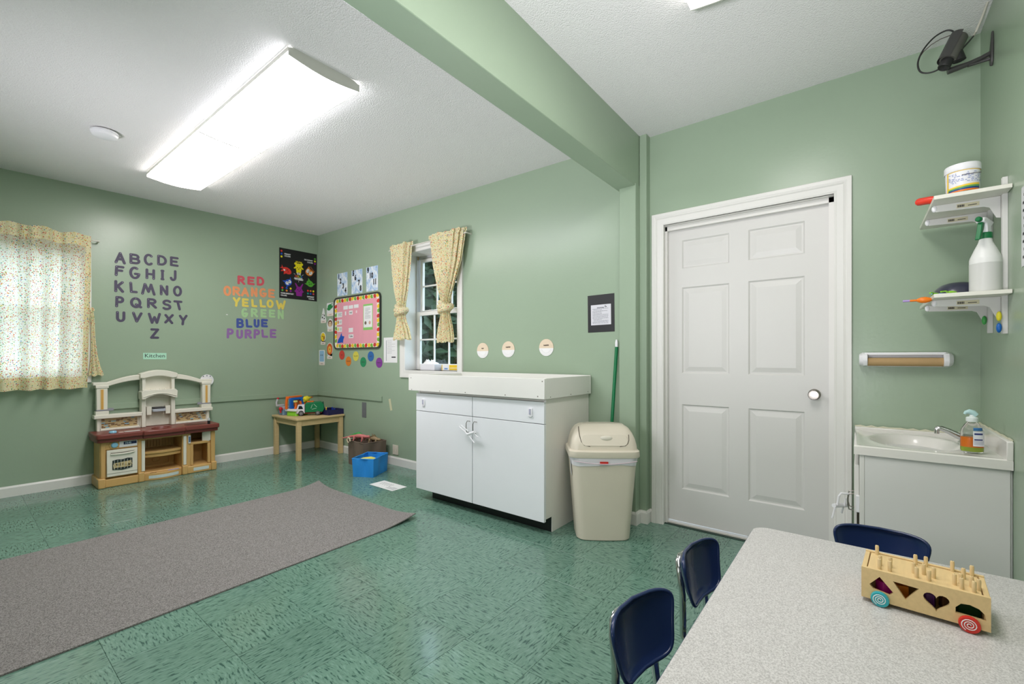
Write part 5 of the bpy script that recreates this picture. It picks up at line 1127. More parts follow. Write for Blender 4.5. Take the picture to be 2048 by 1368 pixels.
# ------------------------------------------------------------------ paper holder, vanity, sink, faucet, soap
ph = thing('paper_towel_holder', 'white wall mounted paper towel holder above the sink', 'towel holder', (2.945, -.172, 1.112), world=True)
m = MB(); m.box(2.966, 2.984, -.335, -.008, 1.078, 1.150); m.box(2.93, 2.966, -.325, -.02, 1.136, 1.150); m.build('back_plate', plw, ph, bevel=.003)
for y0, s_ in ((0.002, -1), (-.348, 1)):
    m = MB(); o1 = [(2.984, 1.076), (2.915, 1.084), (2.900, 1.104), (2.900, 1.122), (2.915, 1.142), (2.984, 1.150)]
    vs = [(x, y0, z) for x, z in [(2.984, 1.082), (2.93, 1.090), (2.915, 1.106), (2.915, 1.120), (2.93, 1.136), (2.984, 1.144)]]+[(x, y0+s_*.016, z) for x, z in o1]+[(x, y0+s_*.034, z) for x, z in o1]
    m.add(vs, [tuple(range(6)), tuple(range(12, 18))]+[(i, (i+1) % 6, (i+1) % 6+6, i+6) for i in range(6)]+[(i+6, (i+1) % 6+6, (i+1) % 6+12, i+12) for i in range(6)]); m.build('end_arm', plw, ph, bevel=.002)
m = MB(); m.T = Matrix.Translation((2.935, -.315, 1.102)) @ Matrix.Rotation(-PI/2, 4, 'X'); m.lathe([(.019, 0), (.021, 0), (.021, .284), (.019, .284)], seg=24, cap=True)
o = m.build('cardboard_tube', mat('kraft cardboard', rgb(178, 148, 104), .7, var=.06, vscale=30)); tag(o, 'brown empty cardboard roll held in the paper towel holder', 'cardboard tube')
vn = thing('sink_vanity', 'grey white sink cabinet in the right corner behind the far chair', 'vanity cabinet', (2.70, -.22, 0), world=True)
vg = mat('vanity side panel', rgb(222, 222, 219), .4, var=.03, vscale=3, bump=.04)
MB().box(2.418, 2.434, -.437, -.016, .0, .718).build('side_panel', vg, vn, bevel=.001)
MB().box(2.434, 2.975, -.437, -.016, .06, .70).build('carcass', vg, vn)
m = MB(); m.box(2.416, 2.455, -.0155, .001, 0, .718); m.box(2.935, 2.975, -.0155, .001, 0, .718); m.box(2.455, 2.935, -.0155, .001, .66, .718); m.box(2.455, 2.935, -.0155, .001, 0.06, .10); m.build('face_frame', white, vn, bevel=.001)
for x0, x1, hx in ((2.452, 2.692, 2.665), (2.697, 2.938, 2.725)):
    d = MB().box(x0, x1, .002, .019, .105, .655).build('door', white, vn, bevel=.002)
    MB().tube([(hx, .018, .475), (hx, .040, .472), (hx, .045, .45), (hx, .045, .42), (hx, .040, .398), (hx, .018, .395)], .003, 8).build('handle', nickel, d)
MB().box(2.425, 2.449, .0012, .010, .400, .452).build('hinge', mat('dark worn hinge', rgb(66, 62, 52), .5, metal=.6), vn, bevel=.001)
MB().box(2.425, 2.449, .0012, .0125, .455, .525).build('catch_plate', plw, vn, bevel=.001)
MB().rod((2.428, -.4405, .0), (2.428, -.4405, .72), .004, 6).build('caulk_line', paper, vn)
ulock('child_lock', 'white sliding child lock hanging on the sink cabinet door handles', [(2.640, .085, .414), (2.640, .078, .46), (2.650, .070, .472), (2.665, .044, .470), (2.70, .036, .465)], [(2.630, .098, .412), (2.720, .050, .400)], [[(2.630, .093, .405), (2.625, .104, .352)], [(2.70, .062, .398), (2.70, .070, .362)], [(2.685, .058, .402), (2.68, .052, .445)]])
sk = thing('sink', 'white cultured marble sink top with oval basin and wall splash', 'sink', (2.69, -.21, .742), world=True)
mar = mat('white cultured marble', rgb(230, 228, 222), .16, coat=.4, var=.015, vscale=5)
m = MB(); cx_, cy_ = 2.690, -.190; rx_, ry_ = .215, .150; NA = 64
X0_, X1_, Y0_, Y1_ = 2.408, 2.982, -.443, .020
def edge(a, ins=0):
    c, s_ = math.cos(a), math.sin(a); t = min([((X1_-ins-cx_)/c if c > 1e-9 else (X0_+ins-cx_)/c if c < -1e-9 else 9), ((Y1_-ins-cy_)/s_ if s_ > 1e-9 else (Y0_+ins-cy_)/s_ if s_ < -1e-9 else 9)]); return (cx_+c*t, cy_+s_*t)
angs = sorted([2*PI*i/NA for i in range(NA)]+[math.atan2(y-cy_, x-cx_) % (2*PI) for x in (X0_, X1_) for y in (Y0_, Y1_)])
rings = [[(*edge(a), .708) for a in angs], [(*edge(a), .742) for a in angs], [(*edge(a, .004), .7455) for a in angs], [(*edge(a, .020), .7455) for a in angs], [(*edge(a, .026), .742) for a in angs]]
for k_, zz in ((1.14, .742), (1.08, .7445), (1.03, .744), (1.0, .739), (.95, .722), (.84, .685), (.65, .650), (.4, .632), (.12, .626)):
    rings.append([(cx_+rx_*k_*math.cos(a), cy_+ry_*k_*math.sin(a), zz) for a in angs])
loft(m, rings, False, True); m.build('basin_slab', mar, sk, smooth=45)
m = MB(); m.prism([(2.408, .742), (2.408, .812), (2.415, .815), (2.982, .815), (2.982, .742)], -.444, -.426, 'y'); m.build('wall_splash', mar, sk, bevel=.003)
m = MB(); m.box(2.966, 2.982, -.426, .020, .742, .760); m.build('back_lip', mar, sk, bevel=.003)
m = MB(); m.tube([(2.976+.003*math.sin(40*i), .02-.46*i/20, .762+.003*math.sin(2.7*i)) for i in range(21)], [.004+.0025*abs(math.sin(1.7*i)) for i in range(21)], 6); m.build('caulk_bead', flat('aged caulk', 210, 208, 184, .6), sk)
m = MB(); m.tube([(2.42+.56*i/16, -.441, .817+.002*math.sin(2.1*i)) for i in range(17)], .004, 6); m.build('caulk_bead', MATS['aged caulk'], sk)
MB().lathe([(.022, 0), (.020, .004), (.001, .002)], (cx_, cy_, .6265), 18, cap=False).build('drain', chrome, sk)
fc = thing('faucet', 'chrome faucet with clear knob behind the soap bottle', 'faucet', (2.70, -.365, .742), world=True)
m = MB(); m.prism(rrect(2.63, 2.77, -.392, -.340, .02), .742, .756); m.lathe([(.030, .756), (.026, .775), (.024, .785), (.018, .792)], (2.70, -.366, 0), 20); m.build('base', chrome, fc, bevel=.002)
m = MB(); m.tube([(2.70, -.366, .772), (2.70, -.335, .785), (2.70, -.305, .802), (2.70, -.282, .812), (2.70, -.270, .812), (2.70, -.266, .803)], [.015, .014, .012, .011, .010, .009], 12); m.cyl((2.70, -.268), .009, .788, .803, 12); m.build('spout', chrome, fc)
m = MB(); m.lathe([(.010, .792), (.022, .798), (.026, .810), (.024, .824), (.012, .828), (.001, .829)], (2.70, -.372, 0), 10, cap=False); m.build('clear_knob', mat('clear acrylic', rgb(236, 234, 230), .08, trans=.85, ior=1.45), fc, smooth=20)
sb = thing('soap_bottle', 'clear pump bottle of orange liquid soap on the sink top', 'soap bottle', (2.52, -.352, .7458), YAW-PI/2-.55); sb.scale = (.84, .84, .98)
prof = [(.030, .0), (.038, .004), (.040, .012), (.040, .075), (.037, .092), (.026, .112), (.017, .122), (.016, .126)]
m = MB().lathe(prof, (0, 0, 0), 32, 1.02, .72); m.build('bottle', mat('clear bottle plastic', (.95, .97, .96, 1), .06, trans=1, ior=1.12), sb, world=False, smooth=60)
m = MB().lathe([(.030, .014), (.0375, .018), (.0375, .062), (.001, .062)], (0, 0, 0), 32, 1.0, .68); m.build('liquid', flat('orange soap', 222, 116, 28, .3), sb, world=False, smooth=50)
m = MB().lathe([(.001, .003), (.0365, .005), (.0372, .010), (.0378, .0225), (.001, .0225)], (0, 0, 0), 32, 1.0, .70, cap=False); m.build('green_base_liquid', flat('green yellow soap', 140, 160, 50, .3), sb, world=False, smooth=50)
def wrap(a0, a1, z0, z1, r, name, mm, par, n=10, sy=.73):
    m = MB(); vs = []; fs = []
    for i in range(n+1):
        a = a0+(a1-a0)*i/n
        for z in (z0, z1): vs.append((r*1.02*math.cos(a), r*sy*math.sin(a), z))
    for i in range(n): fs.append((2*i, 2*i+2, 2*i+3, 2*i+1))
    return m.add(vs, fs).build(name, mm, par, world=False, smooth=60)
lab = wrap(-PI/2-.10, -.35, .028, .088, .0408, 'back_label', flat('label white', 226, 228, 234, .5), sb)
for z_, zt in ((.074, .081), (.052, .057)): wrap(-PI/2, -.75, z_, zt, .0412, 'label_bar', flat('label navy', 50, 60, 120, .5), lab)
for i in range(5): wrap(-PI/2-.02, -.6, .034+.0035*i, .0352+.0035*i, .0412, 'label_line', flat('label grey', 150, 154, 176, .5), lab)
wrap(-PI/2-.05, -.3, .090, .102, .0335, 'blue_badge', flat('badge blue', 66, 130, 196, .4), sb)
m = MB(); m.lathe([(.020, .125), (.021, .128), (.021, .140), (.018, .143), (.010, .145), (.008, .152)], seg=24); m.build('collar', mat('frosted white plastic', rgb(226, 234, 232), .3), sb, world=False)
m = MB(); m.tube([(.014, 0, .150), (.004, 0, .160), (-.010, 0, .165), (-.022, 0, .161), (-.026, 0, .154)], [.011, .012, .010, .007, .005], 12); m.build('pump_head', flat('pale aqua plastic', 186, 220, 220, .3), sb, world=False)

# ------------------------------------------------------------------ wall shelves on the right wall
ws = thing('wall_shelf', 'two white shelf boards on slotted standards in the right corner', 'wall shelf', (2.68, -.44, 1.57), world=True)
sm = mat('shelf board white', rgb(226, 225, 214), .4, var=.02)
for z in (1.7505, 1.3605): MB().box(2.42, 2.95, -.443, -.232, z, z+.0155).build('shelf_board', sm, ws, bevel=.0015)
brm = flat('bracket white', 216, 216, 212, .35)
for x, ztop, zbot in ((2.505, 1.815, 1.215), (2.745, 1.80, 1.228)):
    m = MB(); m.box(x-.009, x+.009, -.4445, -.440, zbot, ztop); m.box(x-.009, x-.006, -.440, -.430, zbot, ztop); m.box(x+.006, x+.009, -.440, -.430, zbot, ztop); m.build('standard', brm, ws)
sb_ = 0
for x in (2.52, 2.757):
    for z in (1.750, 1.360):
        m = MB(); p = [(-.430, z), (-.242, z), (-.236, z-.008), (-.238, z-.020), (-.248, z-.027), (-.385, z-.033), (-.400, z-.040), (-.418, z-.082), (-.430, z-.085)]
        m.prism(p, x-.003, x+.003, 'x'); b = m.build('bracket', brm, ws, bevel=.001)
        m = MB(); m.ball((x, -.243, z-.013), .007, .009, .014, 12, 8); m.build('rounded_tip', plw, b)
        l = MB().box(x-.0040, x-.0030, -.372, -.308, z-.024, z-.008).build('price_label', flat('yellowed sticker', 206, 200, 170, .6), b)
        m = MB()
        for i in range(9): m.box(x-.0044, x-.0039, -.330+.0022*i, -.3288+.0022*i+(.0005 if i % 3 else 0), z-.021, z-.012)
        m.build('barcode', ink, l)['kind'] = 'stuff'
        MB().box(x-.0044, x-.0039, -.365, -.340, z-.019, z-.0165).build('label_print', ink, l)
tb = thing('tub', 'round white lidded tub with a striped label on the upper shelf', 'tub', (2.497, -.322, 1.7662), 0); tb.scale = (.98, .98, .96)
m = MB().lathe([(.046, 0), (.048, .003), (.051, .098)], seg=40); body = m.build('tub_body', plw, tb, world=False, smooth=50)
m = MB().lathe([(.0525, .096), (.054, .099), (.054, .120), (.052, .124), (.001, .125)], seg=40, cap=False); m.build('tub_lid', plw, tb, world=False, smooth=50)
def band(a0, a1, z0a, z0b, z1a, z1b, r, name, mm, par, n=16):
    vs = []; fs = []
    for i in range(n+1):
        u = i/n; a = a0+(a1-a0)*u; vs += [(r*math.cos(a), r*math.sin(a), z0a+(z0b-z0a)*u), (r*math.cos(a), r*math.sin(a), z1a+(z1b-z1a)*u)]
    for i in range(n): fs.append((2*i, 2*i+2, 2*i+3, 2*i+1))
    return MB().add(vs, fs).build(name, mm, par, world=False, smooth=60)
a0, a1 = math.radians(115), math.radians(240)
band(a0, math.radians(265), .092, .092, .0945, .0945, .0518, 'yellow_line', flat('tub yellow', 236, 196, 40, .4), body)
for k_, (cc, nm) in enumerate((((34, 108, 84), 'tub green'), ((226, 120, 40), 'tub orange'), ((32, 70, 130), 'tub blue'), ((96, 160, 90), 'tub light green'), ((236, 200, 60), 'tub gold'))):
    band(a0, a1, .002+.0055*k_, .002+.0075*k_, .0075+.0055*k_, .0095+.0075*k_, .0505+.0001*k_, 'label_stripe', flat(nm, *cc, .4), body)
band(a0-.02, a0+.10, .002, .002, .092, .092, .0512, 'yellow_edge', MATS['tub yellow'], body)
rnd = random.Random(6)
for i in range(7):
    zz = .046+.006*i; aa = a0+.15
    while aa < math.radians(262):
        w_ = rnd.uniform(.06, .2); band(aa, min(aa+w_, math.radians(264)), zz, zz, zz+.0022, zz+.0022, .0517, 'label_text', flat('tub print blue', 120, 136, 190, .5), body, 4) if rnd.random() < .7 else None; aa += w_+.07
m = MB(); m.tube([(-.052*math.cos(a)*-1, .052*math.sin(a), .086-.012*abs(math.cos(a))) for a in [PI*.95+.25*i for i in range(9)]], .0016, 6); m.build('wire_handle', flat('handle grey', 140, 136, 130, .4), tb, world=False)
m = MB(); m.tube([(-.055, .012, .004), (-.02, .028, .010), (.022, .018, .016), (.004, -.012, .018), (-.03, -.010, .012), (-.055, .006, .004)], [.012, .015, .016, .013, .014, .011], 10); solo(m, 'red_toy', flat('toy scarlet', 222, 62, 44, .35), 'red plastic toy poking over the left edge of the upper shelf', 'toy', (2.60, -.232, 1.780), 1.1, smooth=60)
m = MB(); m.tube([(0, 0, 0), (.02, .02, .004), (.05, .02, .004), (.08, 0, 0)], .005, 8); solo(m, 'toy_hoop', flat('hoop yellow', 236, 190, 40, .4), 'yellow piece lying behind the tub on the upper shelf', 'toy', (2.60, -.41, 1.7715), .4)
sp = thing('spray_bottle', 'white spray bottle with green trigger on the lower shelf', 'spray bottle', (2.50, -.386, 1.376), -.5); sp.scale = (1.05, 1.05, 1.13)
m = MB().lathe([(.040, 0), (.043, .003), (.043, .115), (.041, .122), (.030, .150), (.020, .172), (.0165, .185), (.016, .192)], seg=36); m.build('bottle', mat('translucent white plastic', rgb(226, 227, 224), .35, var=.01), sp, world=False, smooth=50)
band(-PI, PI, .0, .0, .100, .100, .0433, 'liquid_level', mat('grey liquid seen through', rgb(206, 207, 203), .3), sp, 36)
m = MB().lathe([(.0185, .186), (.0188, .188), (.0185, .205), (.017, .207)], seg=24); m.build('collar', flat('trigger green', 20, 110, 62, .35), sp, world=False)
m = MB(); m.prism([(-.016, .206), (.014, .206), (.012, .228), (.030, .240), (.034, .246), (.010, .250), (-.020, .256), (-.038, .254), (-.044, .246), (-.040, .238), (-.022, .236), (-.018, .225)], -.012, .012, 'y'); m.build('sprayer_head', plw, sp, world=False, bevel=.003)
m = MB(); m.prism([(-.036, .250), (-.022, .240), (-.030, .215), (-.046, .188), (-.056, .176), (-.062, .178), (-.052, .200), (-.044, .228)], -.007, .007, 'y'); m.build('trigger', MATS['trigger green'], sp, world=False, bevel=.002)
m = MB(); m.T = Matrix.Translation((-.044, 0, .248)) @ Matrix.Rotation(-PI/2, 4, 'Y'); m.lathe([(.009, 0), (.009, .010), (.006, .014)], seg=14); m.build('nozzle', MATS['trigger green'], sp, world=False)
m = MB().lathe([(.080, 0), (.078, .014), (.068, .035), (.052, .050), (.030, .058), (.001, .060)], seg=36, cap=False); solo(m, 'bowl', flat('dark slate plastic', 52, 54, 70, .28, coat=.2), 'dark slate bowl turned upside down beside the spray bottle', 'bowl', (2.60, -.322, 1.3762), 0, smooth=60)
def spoon(c, m_, lab, base, rot, s=1): 
    mb = MB(); mb.ball((0, 0, .006), .022*s, .013*s, .006, 14, 8); mb.tube([(.018*s, 0, .006), (.04*s, .003, .009), (.06*s, 0, .006)], .003, 6); return solo(mb, 'plastic_shape', flat(m_, *c, .35), lab, 'toy', base, rot, smooth=60)
spoon((134, 206, 56), 'toy bright lime', 'lime green plastic piece at the near left corner of the lower shelf', (2.50, -.243, 1.377), 2.8)
spoon((142, 208, 50), 'toy bright lime two', 'lime green plastic piece in front of the dark bowl', (2.47, -.288, 1.377), 2.5)
spoon((122, 178, 226), 'toy sky blue', 'light blue plastic piece between the lime green ones on the shelf', (2.53, -.262, 1.377), 2.6)
m = MB(); m.tube([(0, 0, 0), (.012, 0, 0), (.026, 0, 0), (.040, 0, 0), (.048, 0, 0)], [.006, .012, .013, .009, .003], 14); m.rod((-.022, 0, 0), (.0, 0, 0), .0045, 8)
solo(m, 'marker_toy', flat('toy tangerine', 240, 126, 26, .35), 'orange plastic toy sticking out past the left end of the lower shelf', 'toy', (2.50, -.188, 1.362), -PI/2, smooth=60)
m = MB().rod((0, 0, 0), (.022, 0, 0), .0045, 10); solo(m, 'marker_tip', flat('toy lavender', 178, 152, 214, .35), 'lavender tip beyond the orange toy at the lower shelf', 'toy', (2.50, -.166, 1.362), PI/2)
for nm, cc, x, z, lab in (('green', (70, 164, 82), 2.73, 1.283, 'green oval knob stuck on the far shelf standard'), ('yellow', (216, 206, 50), 2.475, 1.281, 'yellow oval knob stuck on the near shelf standard'), ('blue', (20, 96, 176), 2.475, 1.237, 'blue oval knob stuck on the near shelf standard')):
    m = MB(); m.ball((0, 0, 0), .009, .008, .019, 14, 10); solo(m, 'oval_knob', flat('knob '+nm, *cc, .35), lab, 'magnet', (x+.01, -.4195, z), 0, smooth=60, group=None)

# ------------------------------------------------------------------ security camera
sc_ = thing('security_camera', 'dark bullet camera on a bracket high on the right wall', 'security camera', (2.76, -.44, 2.43), world=True)
dk = mat('dark camera grey', rgb(66, 66, 64), .4); dk2 = flat('camera black', 40, 40, 40, .4)
m = MB(); m.prism([(2.715, 2.500), (2.738, 2.462), (2.760, 2.425), (2.763, 2.400), (2.752, 2.372), (2.738, 2.362), (2.722, 2.380), (2.718, 2.425)], -.444, -.436, 'y'); m.build('wall_plate', dk, sc_, bevel=.002)
m = MB(); m.tube([(2.742, -.437, 2.420), (2.74, -.41, 2.410), (2.735, -.37, 2.398), (2.73, -.335, 2.392), (2.728, -.305, 2.388)], [.010, .009, .010, .012, .013], 10); m.tube([(2.742, -.437, 2.398), (2.74, -.40, 2.394), (2.735, -.37, 2.392)], [.008, .006, .008], 8); m.build('arm', dk, sc_)
B0, B1 = Vector((2.70, -.340, 2.512)), Vector((2.675, -.292, 2.395))
dirv = (B1-B0).normalized(); T_ = Matrix.Translation(B0) @ dirv.to_track_quat('Z', 'Y').to_matrix().to_4x4(); Lb = (B1-B0).length
m = MB(); m.T = T_; m.lathe([(.026, 0), (.030, .006), (.030, Lb*.80), (.028, Lb*.84)], seg=28); m.build('body', mat('camera body grey', rgb(88, 88, 82), .4), sc_)
m = MB(); m.T = T_; m.lathe([(.0215, Lb*.80), (.022, Lb+.010), (.020, Lb+.014), (.016, Lb+.010), (.001, Lb+.004)], seg=24, cap=False); m.build('lens_hood', dk2, sc_)
m = MB(); m.T = T_; vs = []; fs = []
for i in range(13):
    a = PI*.1+PI*.95*i/12
    for z in (-.006, Lb*.62, Lb*.88): vs.append((.034*math.cos(a), .034*math.sin(a), z))
for i in range(12):
    for k_ in range(2): fs.append((i*3+k_, i*3+3+k_, i*3+4+k_, i*3+1+k_))
m.add(vs, fs); m.build('sun_shield', dk, sc_, smooth=60)
m = MB(); m.rod((2.695, -.338, 2.405), (2.690, -.330, 2.47), .022, 14, .012); m.build('joint', dk2, sc_)
m = MB(); m.T = T_; m.add([(-.0305, -.012, .02), (-.0305, .012, .02), (-.0305, .012, .065), (-.0305, -.012, .065)], [(0, 1, 2, 3)]); m.build('sticker', flat('camera sticker', 170, 168, 150, .5), sc_)
m = MB(); L2 = [(2.70, -.325, 2.53), (2.70, -.315, 2.548), (2.70, -.295, 2.556), (2.70, -.262, 2.545), (2.70, -.232, 2.515), (2.70, -.213, 2.480), (2.70, -.206, 2.445), (2.70, -.213, 2.412), (2.70, -.232, 2.396), (2.70, -.258, 2.392), (2.70, -.285, 2.400), (2.712, -.30, 2.41)]
m.tube(crv(L2), .0034, 8); m.build('cable_loop', dk2, sc_, smooth=60)
m = MB(); m.tube([(2.70, -.212, 2.475), (2.70, -.225, 2.495), (2.70, -.250, 2.515), (2.70, -.28, 2.527), (2.70, -.318, 2.530)], .0016, 6); m.build('thin_cable', flat('cable brown', 84, 72, 66, .4), sc_, smooth=60)
m = MB(); m.tube([(2.70, -.345, 2.452), (2.74, -.375, 2.50), (2.80, -.395, 2.545)], .0036, 8); m.build('cable_out', dk2, sc_, smooth=60)
m = MB(); m.tube([(2.80, -.395, 2.545), (2.82, -.405, 2.57), (2.80, -.42, 2.61), (2.74, -.430, 2.643)], .0042, 8); o = m.build('ceiling_cable', flat('old white cable', 200, 198, 184, .5)); tag(o, 'white cable running from the security camera up to the ceiling corner', 'cable')

# ------------------------------------------------------------------ activity table, chairs and the wooden truck
tb2 = thing('activity_table', 'grey speckled children table with dark blue edge in the foreground', 'table', (.85, -.085, 0), world=True)
TX0, TX1, TY0, TY1 = .12, 1.672, -.438, .276
m = MB().prism(rrect(TX0, TX1, TY0, TY1, .045, 8), .5345, .5595); m.build('tabletop', topm, tb2, smooth=30, bevel=.0012)
m = MB().prism(rrect(TX0-.0025, TX1+.0025, TY0-.0025, TY1+.0025, .047, 8), .533, .5545, holes=[list(reversed(rrect(TX0+.0, TX1-.0, TY0+.0, TY1-.0, .045, 8)))]); m.build('edge_band', flat('dark blue edge', 28, 50, 92, .3), tb2, smooth=30)
m = MB(); m.box(TX0+.10, TX1-.10, TY0+.08, TY0+.10, .48, .533); m.box(TX0+.10, TX1-.10, TY1-.10, TY1-.08, .48, .533); m.box(TX0+.10, TX0+.12, TY0+.1, TY1-.1, .48, .533); m.box(TX1-.12, TX1-.10, TY0+.1, TY1-.1, .48, .533); m.build('apron', dk2, tb2)
for x in (TX0+.11, TX1-.11):
    for y in (TY0+.09, TY1-.09):
        l = MB().rod((x, y, .02), (x, y, .50), .016, 14).build('leg', chrome, tb2); MB().rod((x, y, 0), (x, y, .03), .019, 14).build('foot', dk2, l)
def chair(label, base, rot, lean=0):
    t = thing('school_chair', label, 'chair', base, (0, 0, rot), 'navy school chairs around the activity table')
    # backrest: curved shell, concave towards the sitter (+y)
    def shell(zc, W_, H_, off, th, taper, k0=0):
        m = MB(); NR, NT = 7, 44; vs = []; fs = []
        def P_(r, a, lay):
            c, s_ = math.cos(a), math.sin(a); e = 2/5.0
            x = r*W_*math.copysign(abs(c)**e, c); z = r*H_*math.copysign(abs(s_)**e, s_)
            x *= 1-taper*(1-z/H_)/2*1.0 if z < H_ else 1
            y = off+.036*(x/W_)**2+.018*(z/H_)*-1+.006*(z/H_)**2
            rim = .008*max(0, (r-.86)/.14)**2
            return (x, y+(th if lay else 0)+(rim if lay else rim), zc+z)
        for lay in (0, 1):
            for i in range(NR+1):
                for k in range(NT): vs.append(P_(max(.001, i/NR), 2*PI*k/NT, lay))
        n = (NR+1)*NT
        for lay in (0, 1):
            for i in range(NR):
                for k in range(NT): j = (k+1) % NT; a = lay*n+i*NT; fs.append((a+k, a+j, a+NT+j, a+NT+k) if lay else (a+k, a+NT+k, a+NT+j, a+j))
        for k in range(NT): j = (k+1) % NT; a = NR*NT; fs.append((a+k, a+j, a+n+j, a+n+k))
        m.add(vs, fs)
        m.tube([tuple(Vector(P_(1.0, 2*PI*k/NT, 0))+Vector((0, th/2, 0))) for k in range(NT)], th*.62, 8, True)
        return m
    m = shell(.470, .130, .073, -.150, .008, .26); m.build('backrest', navy, t, world=False, smooth=70)
    m = MB(); NX, NY = 12, 12; vs = []; fs = []
    for lay in (0, 1):
        for j in range(NY+1):
            for i in range(NX+1):
                u, v = 2*i/NX-1, 2*j/NY-1
                x = .142*u*(1-.10*v*v)*(1-.08*(v < 0)*abs(v)); y = .135*v*(1-.06*u*u)+.01
                z = .302+.010*u*u-.020*max(0, v-.55)/.45*max(0, v-.55)/.45+.012*max(0, -v-.6)/.4
                vs.append((x, y, z-(0 if lay else .009)))
    n = (NX+1)*(NY+1)
    for j in range(NY):
        for i in range(NX): a = j*(NX+1)+i; fs += [(a+n, a+1+n, a+NX+2+n, a+NX+1+n), (a, a+NX+1, a+NX+2, a+1)]
    for i in range(NX): fs += [(i, i+1, i+1+n, i+n), (NY*(NX+1)+i+1, NY*(NX+1)+i, NY*(NX+1)+i+n, NY*(NX+1)+i+1+n)]
    for j in range(NY): a = j*(NX+1); b = a+NX; fs += [(a+NX+1, a, a+n, a+NX+1+n), (b, b+NX+1, b+NX+1+n, b+n)]
    m.add(vs, fs).build('seat', navy, t, world=False, smooth=60)
    m = MB(); U = [(.095, .10, .284), (.095, -.08, .284), (.090, -.118, .287), (.086, -.136, .305), (.082, -.138, .34), (.076, -.142, .42), (.070, -.154, .478), (.055, -.164, .506), (.035, -.168, .514)]
    U = U+[(-x, y, z) for x, y, z in reversed(U)]
    m.tube(U, .0095, 12); m.build('back_frame', chrome, t, world=False, smooth=60)
    m = MB(); m.prism(rrect(-.055, .055, -.022, .022, .012), 0, .003, 'z'); m.T = Matrix.Identity(4)
    o = m.build('back_plate', chrome, t, world=False, bevel=.001); o.location = (0, -.166, .500); o.rotation_euler = (PI/2+.15, 0, 0)
    for s_ in (-1, 1):
        for e in (-1, 1):
            l = MB().tube([(s_*.105, e*.085, .284), (s_*.118, e*.098, .24), (s_*.135, e*.135, .02)], .0095, 10).build('leg', chrome, t, world=False, smooth=60)
            MB().rod((s_*.1352, e*.1353, 0), (s_*.1345, e*.1345, .022), .0125, 10).build('foot_cap', dk2, l, world=False)
    for e in (-1, 1): MB().tube([(-.115, e*.095, .250), (.115, e*.095, .250)], .007, 8).build('stretcher', chrome, t, world=False)
    return t
chair('navy school chair nearest the camera, on the left side of the table', (.985, .283, 0), PI-.20)
chair('navy school chair second along the left side of the table, nearer the door', (1.400, .262, 0), PI-.13)
chair('navy school chair at the far end of the table, before the sink cabinet', (1.800, -.055, 0), PI/2+.02)

pt = thing('wooden_truck', 'pine shape sorter truck with pegs and spiral wheels on the table', 'toy truck', (1.364, -.110, .5597), (0, 0, -PI/2-.075))
# local: x along the length (towards the right wall), -y side faces the camera
Lh, Dh = .1025, .064
def heart(cx, cz, s): return [(cx+s*(16*math.sin(t)**3)/16, cz+s*(13*math.cos(t)-5*math.cos(2*t)-2*math.cos(3*t)-math.cos(4*t))/16) for t in [2*PI*i/28 for i in range(28)]]
holes = [[(-.088, .042), (-.070, .064), (-.046, .036), (-.053, .028), (-.081, .033)], [(-.047, .062), (-.004, .060), (-.026, .028)], heart(.023, .0425, .0205), [(.052, .030), (.096, .029), (.094, .042), (.086, .050), (.073, .054), (.060, .052), (.052, .042)]]
def ccw(p, want=True):
    a = sum(p[i][0]*p[(i+1) % len(p)][1]-p[(i+1) % len(p)][0]*p[i][1] for i in range(len(p))); return p if (a > 0) == want else p[::-1]
m = MB().prism(rect(-Lh, Lh, .009, .078), -Dh, -Dh+.008, 'y', holes=[ccw(h_, False) for h_ in holes]); m.build('side_board', pine, pt, world=False, smooth=30)
MB().box(-Lh, Lh, Dh-.008, Dh, .009, .078).build('side_board', pine, pt, world=False, bevel=.001)
for s_ in (-1, 1): MB().box(s_*Lh, s_*(Lh-.009), -Dh+.0085, Dh-.0085, .009, .076).build('end_board', pine, pt, world=False, bevel=.001)
MB().box(-Lh+.0095, Lh-.0095, -Dh+.0085, Dh-.0085, .009, .014).build('bottom_board', pine, pt, world=False)
MB().box(-Lh+.0105, Lh-.0110, -Dh+.0095, Dh-.0095, .066, .0755).build('lid_board', pine, pt, world=False, bevel=.0015)
for px_, py_ in ((-.080, .046), (-.071, -.022), (-.071, -.046), (-.053, -.018), (-.053, -.044), (-.010, .040), (.008, .042), (-.013, -.020), (-.008, -.043), (.004, -.012), (.012, -.044), (.020, -.020), (.052, .052), (.068, .020), (.083, .050), (.052, -.030), (.062, -.018), (.062, -.044), (.078, -.020), (.080, -.046), (.088, -.028)):
    MB().lathe([(.0036, .075), (.0038, .096), (.003, .0985), (.001, .099)], (px_, py_, 0), 10, cap=False).build('peg', mat('pale peg wood', rgb(222, 196, 148), .5), pt, world=False, smooth=50)
for x_, y_, cc, nm in ((-.069, -.058, (52, 166, 176), 'teal'), (.072, -.058, (206, 48, 38), 'red'), (-.069, .058, (226, 190, 60), 'yellow'), (.072, .058, (80, 160, 70), 'green')):
    sy = -1 if y_ < 0 else 1; w = MB(); w.T = Matrix.Translation((x_, sy*(Dh+.0005), .0166)) @ Matrix.Rotation(-sy*PI/2, 4, 'X')
    w.lathe([(.013, 0), (.0160, .002), (.0166, .004), (.0166, .008), (.0156, .0105), (.001, .0105)], seg=30, cap=False); o = w.build('wheel', flat('wheel '+nm, *cc, .35), pt, world=False, smooth=50)
    w = MB(); w.T = Matrix.Translation((x_, sy*(Dh+.0112), .0166)) @ Matrix.Rotation(-sy*PI/2, 4, 'X')
    w.tube([((.0015+.0110*i/40)*math.cos(i*.42), (.0015+.0110*i/40)*math.sin(i*.42), 0) for i in range(41)], .0009, 5); w.build('spiral', paper, o, world=False, smooth=50)
